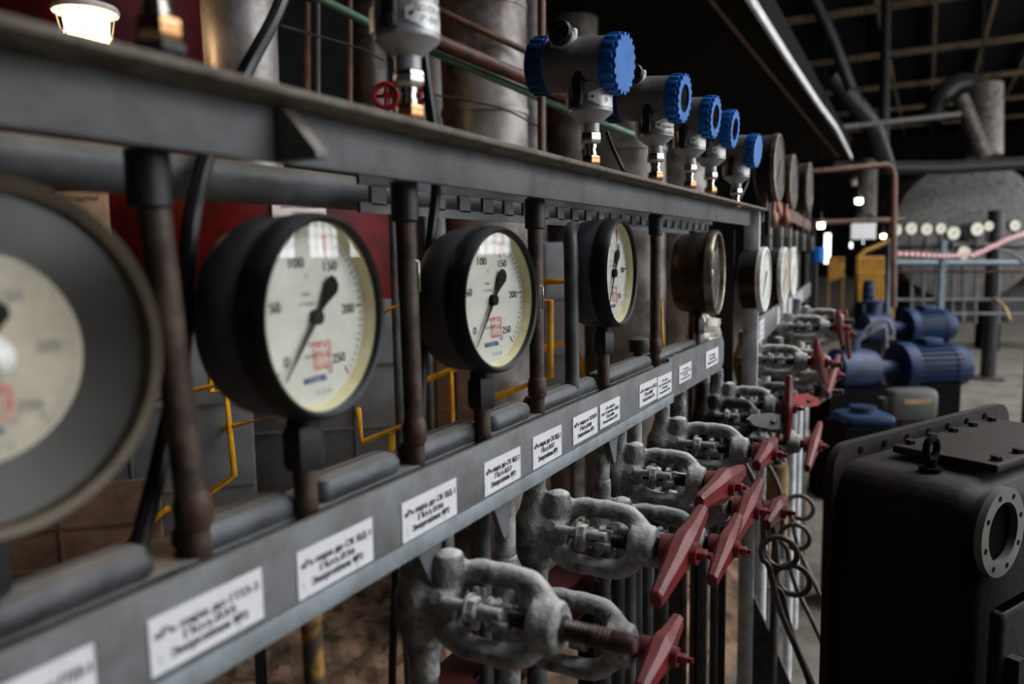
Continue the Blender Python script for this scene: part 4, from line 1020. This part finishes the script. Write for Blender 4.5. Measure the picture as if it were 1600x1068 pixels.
run('brown_pipe', [(600,20),(690,68),(850,135),(960,180)], [2.15,2.2,2.4,2.55], .021, 'brown_paint', 'thick rusty brown pipe sloping above the green pipe', group='sloping brown pipes')
run('brown_pipe', [(640,-10),(690,18),(860,98)], [2.4,2.4,2.6], .011, 'brown_paint', 'thin rusty brown pipe sloping near the dark walkway edge', group='sloping brown pipes')
for x, y0, y1, r, m_, lb in ((480,45,150,.010,'brown_paint','thin brown rod left of the cropped transmitter, nearer the cable'), (497,5,150,.006,'frame_grey','thin grey rod left of the cropped transmitter'), (546,30,170,.009,'brown_paint','thin brown rod close left of the cropped transmitter'), (846,40,240,.012,'brown_paint','brown rod left of the nearest blue-capped transmitter')):
    run('thin_rod', [(x,y0-40),(x,y1)], 2.2, r, m_, lb, 'rod', group='rods behind the beam')
run('wire', [(440,40),(560,75),(600,95)], 2.1, .003, 'frame_grey', 'thin grey wire crossing left of the cropped transmitter', 'wire', True)
run('wire', [(662,146),(690,150),(780,168),(846,200)], [2.5,2.5,2.42,2.2], .003, 'frame_grey', 'thin wire sagging before the thick stained column', 'wire', True)
run('wire', [(352,5),(352,60),(362,118)], 2.1, .004, 'frame_grey', 'thin wire hanging before the broad silver column', 'wire', True)
for px, py, lb in ((603,150,'small red valve wheel left of the brass fitting behind the beam'), (655,140,'small red valve wheel right of the brass fitting behind the beam')):
    c = at_d(px, py, 1.7); wv = thing('valve_wheel', lb, 'wheel', c, THETA-PI/2); part('valve_pipe', MB().cyl((0,.03,.008),(0,.03,-c.z), .009, None, 10), 'dark_grey_pipe', wv)
    part('rim', MB().tube([Vector((math.cos(2*PI*k/24)*.026, 0, math.sin(2*PI*k/24)*.026)) for k in range(24)], .006, 8, closed=True), 'bright_red', wv)
    sp = MB(); [sp.cyl((0,0,0),(math.cos(a)*.026,0,math.sin(a)*.026),.004,None,8) for a in (0,PI/2,PI,3*PI/2)]; sp.cyl((0,-.008,0),(0,.03,0),.008,None,12); part('spokes', sp, 'bright_red', wv)
# yellow tubing frames low behind the gauges
Yy = [(1.55,[(230,505),(330,487),(330,612),(360,606)],'yellow tube frame between old gauge and nearest black gauge'), (1.5,[(225,628),(352,598),(366,742),(300,790),(300,840)],'yellow tube frame bending below the nearest black gauge at left'),
      (1.5,[(352,668),(470,640)],'short yellow tube under the nearest black gauge'), (1.6,[(560,640),(566,690),(640,660),(640,470),(590,490)],'yellow tube frame between the two nearest black gauges'), (1.6,[(612,680),(612,760)],'short upright yellow tube under the second upright'),
      (1.65,[(660,596),(712,575),(704,580),(708,700)],'yellow tube angle left of the second black gauge'), (1.7,[(775,620),(860,588),(860,470),(815,470)],'yellow tube frame right of the second black gauge'), (1.75,[(845,545),(900,528),(900,440),(850,440)],'yellow tube frame left of the arched pipe'),
      (1.8,[(1030,470),(1035,560),(1060,548)],'yellow tube frame behind the bronze drum gauge'), (1.8,[(905,560),(920,640)],'slanting yellow tube behind the third gauge stem')]
def wall_d(x): return 1.95 if x < 375 else 2.14 if x < 650 else 2.24 if x < 757 else 3.24 if x < 905 else 4.5
for d, pix, lb in Yy: run('yellow_tube', [pix[0]]+pix+[pix[-1]], [wall_d(pix[0][0])]+[d]*len(pix)+[wall_d(pix[-1][0])], .0065 if d < 1.7 else .008, 'yellow_paint', lb, 'tube', group='yellow tube frames')
run('yellow_tube', [(200,850),(200,850),(245,806),(262,795),(262,795)], [1.95,1.5,1.5,1.5,1.95], .007, 'yellow_paint', 'yellow tube end left of the thick rusty upright', 'tube', group='yellow tube frames')
# sheet-metal cladding behind the tubes
def panel(px0, px1, py0, py1, d, mt, label, yaw=0.):
    a = at_d((px0+px1)/2, (py0+py1)/2, d); W_ = (px1-px0)*d/F_PX; H_ = (py1-py0)*d/F_PX
    t = thing('cladding_panel', label, 'panel', (a.x, a.y, a.z-H_/2), THETA-PI/2+yaw, 'cladding panels behind the yellow tubes')
    part('sheet', MB().box((0,0,H_/2),(W_,.02,H_), None, .004), mt, t)
    lg = a.z-H_/2
    for sx in (-1, 1): part('leg', MB().box((sx*(W_/2-.02),.02,-lg/2+.02),(.02,.015,lg+.04)), 'dark_steel', t, smooth=0)
    sm = MB()
    for k in range(1, 3): sm.box((-W_/2+W_*k/3,-.012,H_/2),(.006,.005,H_*.98))
    for k in range(1, 3): sm.box((0,-.012,H_*k/3),(W_*.98,.005,.006))
    part('seam', sm, mt, t, smooth=0); return t
panel(120, 390, 500, 900, 1.9, 'grey_sheet', 'grey sheet cladding panel left of the nearest black gauge', .3)
panel(380, 640, 470, 770, 2.1, 'grey_sheet', 'grey sheet cladding panel under the red vessel', .2)
panel(655, 745, 480, 720, 2.2, 'tan_cladding', 'brown streaked cladding panel between the nearest two black gauges', .1)
panel(760, 900, 380, 640, 3.2, 'grey_sheet', 'dark cladding panel behind the third rusty upright', 0)
panel(-200, 240, 760, 960, 1.6, 'tan_cladding', 'brown panel low behind the old gauge', .2)
# caged lamp at upper left
lc = at_d(135, 40, 1.75)
def caged_lamp(label, c, sc, glow, name='caged_lamp', group=None, cage=True, rod=None):
    t = thing(name, label, 'lamp', c, 0, group); q = sc
    part('lamp_glass', MB().lathe([(.030*q,-.052*q),(.043*q,-.048*q),(.047*q,-.03*q),(.046*q,.02*q),(.040*q,.03*q)], (0,0,0), (0,0,1), 24), glow, t, 'glowing glass jar')
    part('mounting_flange', MB().lathe([(.046*q,.022*q),(.068*q,.026*q),(.071*q,.032*q),(.068*q,.040*q),(.046*q,.042*q)], (0,0,0), (0,0,1), 28), 'paper_warm', t, 'pale mounting flange')
    part('cap', MB().lathe([(.055*q,.040*q),(.052*q,.07*q),(.03*q,.095*q),(.012*q,.10*q),(.012*q,.2*q)], (0,0,0), (0,0,1), 24), 'dark_steel', t)
    if rod: part('hanger_rod', MB().cyl((0,0,.19*q),(0,0,rod-c.z), .007*q, None, 8), 'black_paint', t)
    if cage:
        cg = MB()
        for k in range(8):
            a = 2*PI*k/8; u = Vector((math.cos(a), math.sin(a), 0))*q; cg.tube([u*.062+Vector((0,0,.03*q)), u*.051+Vector((0,0,-.03*q)), u*.03+Vector((0,0,-.06*q))], .0015*q, 6)
        cg.tube([Vector((math.cos(2*PI*k/20)*.053*q, math.sin(2*PI*k/20)*.053*q, -.02*q)) for k in range(20)], .0015*q, 6, closed=True)
        part('wire_cage', cg, 'frame_grey', t)
    return t
caged_lamp('glowing caged lamp above the beam in the upper left corner', lc, 1.0, 'lamp_glass', rod=2.72)

# ================================================================== far end of the hall
for px, py, d, sc, lb in ((1283,351,7.0,.6,'bright round lamp beyond the farther rack, lowest left one'), (1342,313,11.,.9,'bright round lamp over the white board'), (1380,368,13.,.75,'small bright lamp right of the white board'), (1334,285,15.,1.2,'dim far lamp above the lamp over the board')):
    caged_lamp(lb, at_d(px, py, d), sc, 'bulb_warm' if py != 285 else 'far_dial', 'bulkhead_lamp', 'far lamps', False, ZT)
# brown pipe frame
run('pipe_gantry', [(1262,400),(1262,268),(1385,257),(1394,262),(1397,275),(1396,480)], 7.0, .028, 'brown_paint', 'brown pipe frame standing before the far machines', 'frame')
run('cross_pipe', [(1272,348),(1412,343)], 7.4, .028, 'brown_paint', 'brown horizontal pipe behind the white board', 'pipe')
c = at_d(1349, 361, 7.3)
wb = thing('white_board', 'blank white sign board hanging from the brown pipe', 'board', c, THETA-PI/2); part('board', MB().box((0,0,0),(.235,.012,.15)), 'white_board', wb, smooth=0); [part('hanger', MB().box((sx,.05,.085),(.012,.11,.04)), 'frame_grey', wb, smooth=0) for sx in (-.08, .08)]
# far windows: bright slits
for i, (px, py, w_, h_, d) in enumerate(((1293,388,8,46,19.),(1330,383,3,8,21.),(1377,387,4,14,21.),(1350,378,3,5,22.))):
    c = on_x(px, py, XB-.04); d = (c-EYE).dot(FW); o = struct('window_%d' % (20+i), MB().box(c, (.08, w_*d/F_PX*1.6, h_*d/F_PX*1.12)), 'dark_steel')
    struct('window_pane', MB().box(c-Vector((.06,0,0)), (.02, w_*d/F_PX, h_*d/F_PX)), 'far_pane', o)
# turbine end
tc_ = at_d(1510, 362, 15.)
tv = thing('turbine_casing', 'big round grey end of a horizontal machine casing in the far hall', 'machine', tc_, THETA-PI/2-.25)
R_ = 1.32
part('shell', MB().lathe([(R_,0),(R_,3.0)], (0,0,0), (0,1,0), 56), 'end_plate', tv); part('end_disc', MB().lathe([(R_*1.02,.05),(R_*1.02,-.05),(R_*.93,-.1),(R_*.6,-.17),(R_*.2,-.2),(.0001,-.2)], (0,0,0), (0,1,0), 56), 'end_plate', tv)
part('hub', MB().lathe([(.18,-.18),(.18,-.34),(.08,-.36),(.0001,-.36)], (0,0,0), (0,1,0), 24), 'dark_steel', tv)
rb = MB()
for k in range(24):
    a = 2*PI*k/24; u = Vector((math.cos(a),0,math.sin(a))); rb.tube([u*.25+Vector((0,-.2,0)), u*R_*.92+Vector((0,-.11,0))], .015, 6)
part('ribs', rb, 'end_plate', tv); part('cradle', MB().box((0,1.5,-R_-.2),(1.8,2.6,.9)).box((0,1.5,-R_-.5+(-(tc_.z-R_-.5))/2),(1.6,2.2,max(.1,tc_.z-R_-.5))), 'dark_steel', tv, smooth=0)
# rack of far gauges
gd = 8.0
gb = at_d(1500, 380, gd)
for i, (px, py, r_, lb) in enumerate(((1400,359,10,'far round gauge, leftmost of the row'), (1424,357,10,'far round gauge, second of the row from left'), (1448,358,10,'far round gauge, third of the row from left'), (1470,357,9,'far round gauge, fourth of the row from left'), (1490,364,11,'far yellowish round gauge on a short stem, fifth from left'), (1527,358,11,'far yellowish gauge right of the round machine hub'), (1506,395,11,'far yellowish gauge hanging where the striped tape is tied'), (1545,353,8,'far small gauge near the right edge, inner one'), (1586,352,9,'far small gauge nearest the right edge'))):
    c = at_d(px, py, gd); R = r_*gd/F_PX; t = thing('far_gauge', lb, 'gauge', c-Vector((0,0,R+.10)), THETA-PI/2, 'far row of round gauges'); cz = R+.10
    part('case', MB().lathe([(R,0),(R,.05),(.0001,.06)], (0,0,cz), (0,1,0), 24), 'dark_steel', t); part('dial', MB().lathe([(R*.9,.0),(R*.9,-.004),(.0001,-.004)], (0,0,cz), (0,1,0), 24), 'far_dial', t)
    part('needle', MB().prism([(R*.7,.002),(R*.7,-.002),(-R*.3,-.005),(-R*.3,.005)], (0,-.006,cz), (.7,0,.7), (-.7,0,.7), (0,-.002,0)), 'ink_black', t, smooth=0)
    part('stem', MB().cyl((0,.02,0),(0,.02,cz-R*.9),.014,None,10), 'dark_steel', t)
def bars(name, segs, d, r, mt, label, cat, square=False):
    mb = MB()
    for (x0, y0), (x1, y1) in segs: mb.tube([at_d(x0,y0,d), at_d(x1,y1,d)], r, 4 if square else 8)
    return solo(name, mb, mt, label, cat, smooth=0 if square else 35)
bars('gauge_shelf', [((1395,384),(1600,384)),((1395,410),(1600,410))], 8.08, .03, 'dark_steel', 'dark double bar carrying the far row of gauges', 'shelf', True)
bars('pale_shelf', [((1400,411),(1610,411))], 7.9, .03, 'post_bluegrey', 'pale bar under the far gauges at right', 'bar', True)
bars('red_shelf', [((1400,424),(1600,424))], 8.1, .015, 'red_steel', 'thin dark red bar under the pale bar at right', 'bar', True)
segs = [((x,388),(x,505)) for x in (1424,1442,1462,1488,1505,1524,1560)]+[((1400,y),(1600,y)) for y in (468,490)]
bars('pipe_grid', segs, 8.2, .016, 'frame_grey', 'grey grid of thin pipes below the far gauges', 'grid')
for x0, y0, y1, d, r, m_, lb in ((1392,376,488,7.6,.030,'post_bluegrey','pale blue-grey post beside the yellow guard'), (1474,376,490,7.6,.034,'post_bluegrey','pale blue-grey post below the middle of the far gauges')):
    a, b = at_d(x0, y0, d), at_d(x0, y1, d); solo('grey_post', MB().box((a.x, a.y, a.z/2), (r*1.5, r*1.5, a.z), Matrix.Rotation(THETA,3,'Z')), m_, lb, 'post', 'blue-grey posts', smooth=0)
# yellow guard, stair rail and barrel
yg = MB(); d = 9.0
for k in range(9): yg.tube([at_d(1342+k*4.6, 402, d), at_d(1342+k*4.6, 468-.0*k, d)], .018, 6)
for y in (402, 425, 448, 468): yg.tube([at_d(1340,y,d), at_d(1382,y,d)], .016, 6)
[yg.tube([at_d(x,y,d), Vector((at_d(x,y,d).x, at_d(x,y,d).y, 0))], .03, 6) for x, y in ((1341,400),(1397,374))]; yg.tube([at_d(1341,402,d), at_d(1352,392,d), at_d(1395,374,d)], .025, 6)
gp = at_d(1361, 432, 9.05); yg.box(gp, (.30,.012,.46), Matrix.Rotation(THETA-PI/2,3,'Z'))
solo('yellow_guard', yg, 'yellow_dull', 'yellow barred guard with sloping handrail in the far aisle', 'guard')
yf = MB(); d = 14.
for k in range(5): yf.tube([at_d(1296+k*5, 402+k*1.5, d), at_d(1296+k*5, 440-k*2, d)], .025, 6)
for x in (1296, 1318): q = at_d(x, 405, d); yf.tube([q, Vector((q.x, q.y, 0))], .012, 6)
for y in (403, 416, 430): yf.tube([at_d(1295,y,d), at_d(1320,y,d)], .02, 6)
solo('yellow_railing', yf, 'yellow_dull', 'yellow railing far down the aisle beside the black column', 'railing')
def on_floor(px, py): return on_z(px, py, 0)
c = at_d(1357, 455, 8.2)
br_ = thing('blue_barrel', 'blue barrel standing on a grey box before the yellow guard', 'barrel', (c.x, c.y, c.z-.11)); part('drum', MB().lathe([(.055,0),(.058,.01),(.058,.07),(.061,.075),(.058,.08),(.058,.14),(.061,.145),(.058,.15),(.055,.22)], (0,0,0), (0,0,1), 20), 'motor_blue', br_)
part('lid', MB().lathe([(.05,.22),(.05,.226)], (0,0,0), (0,0,1), 20), 'motor_blue', br_)
solo('grey_crate', MB().box((c.x, c.y, (c.z-.11)/2), (.22,.22,c.z-.11), Matrix.Rotation(THETA,3,'Z'), .01), 'dark_steel', 'dark grey crate under the blue barrel', 'crate')
# warning tape
def tape(pts, d, label):
    P = spline([at_d(x, y, d) for x, y in pts], 10); red, wht = MB(), MB(); t = thing('warning_tape', label, 'tape', P[0]); o = P[0]; L_ = 0
    for i in range(len(P)-1):
        (red if (i // 1) % 2 else wht).tube([P[i]-o, P[i+1]-o], .022, 5)
    part('red_stripes', red, 'tape_red', t, 'red stripes'); part('white_stripes', wht, 'tape_white', t, 'white stripes')
tape([(1394,396),(1440,398),(1480,400),(1512,398)], 7.5, 'level red and white tape from the yellow guard to the far gauges')
tape([(1518,400),(1550,386),(1575,374),(1610,362)], 7.5, 'rising red and white tape running off the right edge')
# dark poles
for px, top, foot, r, lb in ((1543,330,592,.045,'dark pole with base plate standing on the far floor'), (1598,455,700,.03,'dark pole cut by the right edge')):
    b = on_floor(px, foot+ (0 if px < 1590 else 60)); d = (b-EYE).dot(FW); a = at_d(px, top, d)
    pl = thing('dark_pole', lb, 'pole', b); part('shaft', MB().tube([(0,0,0),(0,0,a.z)], r*d/5, 10), 'dark_steel', pl); part('base_plate', MB().box((0,0,.012),(.3,.3,.024)), 'dark_steel', pl, smooth=0)
# blue motors and pumps
def motor(label, px, py, d, R, L, group, with_pump=True, box=True):
    c = at_d(px, py, d); t = thing('pump_motor', label, 'motor', (c.x, c.y, 0), THETA-PI/2+.12, group); z = c.z
    fr = MB().lathe([(R*.92,-L/2),(R*.95,L/2)], (0,0,z), (1,0,0), 32); part('frame', fr, 'motor_blue', t)
    fn = MB()
    for k in range(26):
        a = 2*PI*k/26; fn.box((0, math.cos(a)*R*.98, z+math.sin(a)*R*.98), (L*.86, .006, R*.16), Matrix.Rotation(a-PI/2,3,'X'))
    part('cooling_fins', fn, 'motor_blue', t, smooth=0)
    part('end_flange', MB().lathe([(R*1.12,-L/2-.03),(R*1.16,-L/2),(R*1.16,-L/2+.04),(R,-L/2+.05)], (0,0,z), (1,0,0), 32), 'motor_blue', t)
    part('fan_cowl', MB().lathe([(R*1.0,L/2-.06),(R*1.02,L/2),(R*.85,L/2+.05),(R*.3,L/2+.055)], (0,0,z), (1,0,0), 32), 'motor_blue', t)
    if box: part('terminal_box', MB().box((0.0,0,z+R*1.12),(L*.35,R*.8,R*.4),None,.01), 'motor_blue', t)
    part('foot', MB().box((0,0,(z-R)/2+.02),(L*.8,R*1.7,z-R+.06)), 'black_paint', t, smooth=0)
    if with_pump:
        pm = MB().lathe([(R*.35,-L/2-.03),(R*.4,-L/2-.16),(R*.8,-L/2-.18),(R*.95,-L/2-.24),(R*.95,-L/2-.42),(R*.6,-L/2-.46)], (0,0,z), (1,0,0), 28); pm.cyl((-L/2-.33,0,z),(-L/2-.33,0,z+R*1.5),R*.4,None,18); pm.lathe([(R*.6,0),(R*.6,.03)],(-L/2-.33,0,z+R*1.5),(0,0,1),20)
        part('pump_casing', pm, 'pump_blue_dark', t, 'dark blue pump casing'); part('pump_base', MB().box((-L/2-.3,0,(z-R*.8)/2),(.42,R*1.7,z-R*.8)), 'black_paint', t, smooth=0)
    return t
motor('blue ribbed pump motor in the middle distance, nearer of the two', 1450, 572, 4.6, .13, .34, 'blue pump motors')
motor('blue ribbed pump motor in the middle distance, farther of the two', 1446, 510, 6.9, .145, .36, 'blue pump motors')
c = at_d(1348, 645, 3.1)
lm = thing('low_pump', 'low blue pump with open top beside the black tank', 'pump', (c.x, c.y, 0), THETA-PI/2); part('base', MB().box((0,0,(c.z)/2-.02),(.22,.2,c.z-.04)), 'black_paint', lm, smooth=0); part('cover', MB().box((0,0,c.z-.02),(.20,.17,.05),None,.02), 'motor_blue', lm); part('cover_ring', MB().lathe([(.05,0),(.05,.03),(.03,.03)], (0,0,c.z), (0,0,1), 20), 'pump_blue_dark', lm)
c = at_d(1422, 630, 3.9)
jb = thing('junction_box', 'grey rounded junction box with tan name strip behind the tank', 'box', (c.x, c.y, 0), THETA-PI/2)
part('box', MB().box((0,0,c.z),(.245,.11,.16),None,.028), 'box_dark_grey', jb); part('name_strip', MB().box((.01,-.0565,c.z+.02),(.135,.004,.024)), 'tan_wrap', jb, 'tan name strip', smooth=0); part('stand', MB().box((0,.02,(c.z-.06)/2),(.08,.06,c.z-.06)), 'dark_steel', jb, smooth=0); part('side_gland', MB().box((-.13,0,c.z-.01),(.06,.07,.09),None,.01), 'dark_steel', jb)
def on_pix(q):      # image row where a plumb line from q meets the floor
    v = Vector((q.x, q.y, 0))-EYE; return 534-F_PX*v.dot(CU)/v.dot(FW)
# hoses over the pumps
for pix, d, m_, lb in (([(1345,525),(1360,508),(1385,500),(1395,525),(1380,545)],5.6,'frame_grey','grey hose arching over the blue pumps'), ([(1330,540),(1360,520),(1378,512),(1384,530)],5.2,'frame_grey','second grey hose looping before the far blue pump'), ([(1552,468),(1556,468),(1570,480),(1578,500)],[8.2,7.6,7.2,7.0],'tan_wrap','tan strap hanging at the far right'), ([(1555,388),(1580,395),(1600,412)],7.,'frame_grey','grey hose curving at the right edge')):
    q0 = at_d(*pix[-1], d if not isinstance(d, list) else d[-1])
    run('hose', pix+([(pix[-1][0]+2, on_pix(q0)-4)] if pix[0][0] < 1500 else []), d, .014, m_, lb, 'hose', True, 'hoses among the far machines')
c = on_floor(1568, 545)
tb_ = thing('dark_workbench', 'dark machine bench at the far right edge of the floor', 'bench', c, THETA-PI/2); part('top', MB().box((.2,0,.62),(1.0,.5,.16)), 'dark_steel', tb_, smooth=0)
for sx in (-.25,.62): part('leg', MB().box((sx,0,.27),(.12,.4,.54)), 'black_paint', tb_, smooth=0)
# overhead duct, chutes and strut
dk = thing('ventilation_duct', 'grey ventilation duct hanging under the far roof', 'duct', at_d(1532,150,17.)); o = at_d(1532,150,17.)
part('hood', MB().tube([at_d(1535,135,17.)-o, at_d(1538,245,17.)-o], [.40,.36], 20), 'galvanised', dk); part('chute', MB().tube([at_d(1500,150,16.6)-o, at_d(1538,245,16.6)-o], .16, 14), 'galvanised', dk); part('elbow', MB().tube(spline([at_d(1535,140,17.)-o, at_d(1500,130,17.)-o, at_d(1470,150,17.)-o, at_d(1455,190,17.)-o],4), .22, 14), 'dark_steel', dk)
part('hanger', MB().box((0,0,(ZT-o.z)/2+.2),(.05,.05,ZT-o.z-.4)), 'dark_steel', dk, smooth=0)
run('tie_bar', [(1303,200),(1500,178)], 13., .045, 'box_grey', 'pale tie bar reaching from the walkway edge to the duct', 'bar')
for pix, d, r, m_, lb in (([(1262,-20),(1300,60),(1330,140)],12.,.09,'dark_steel','dark inclined pipe beyond the walkway edge'), ([(1300,120),(1350,180),(1365,200),(1385,262)],[13.,13.,13.3,13.95],.16,'dark_steel','dark inclined chute under the far roof'), ([(1385,-20),(1380,250)],16.,.10,'dark_steel','dark hall column beyond the walkway'), ([(1300,262),(1480,262),(1600,255)],14.,.12,'dark_steel','dark girder crossing the far hall'), ([(1356,259),(1352,345)],[13.8,12.6],.16,'galvanised','pale vertical duct behind the brown pipe frame')):
    run('steel_member', pix, d, r, m_, lb, 'girder', group='dark steel in the far hall')
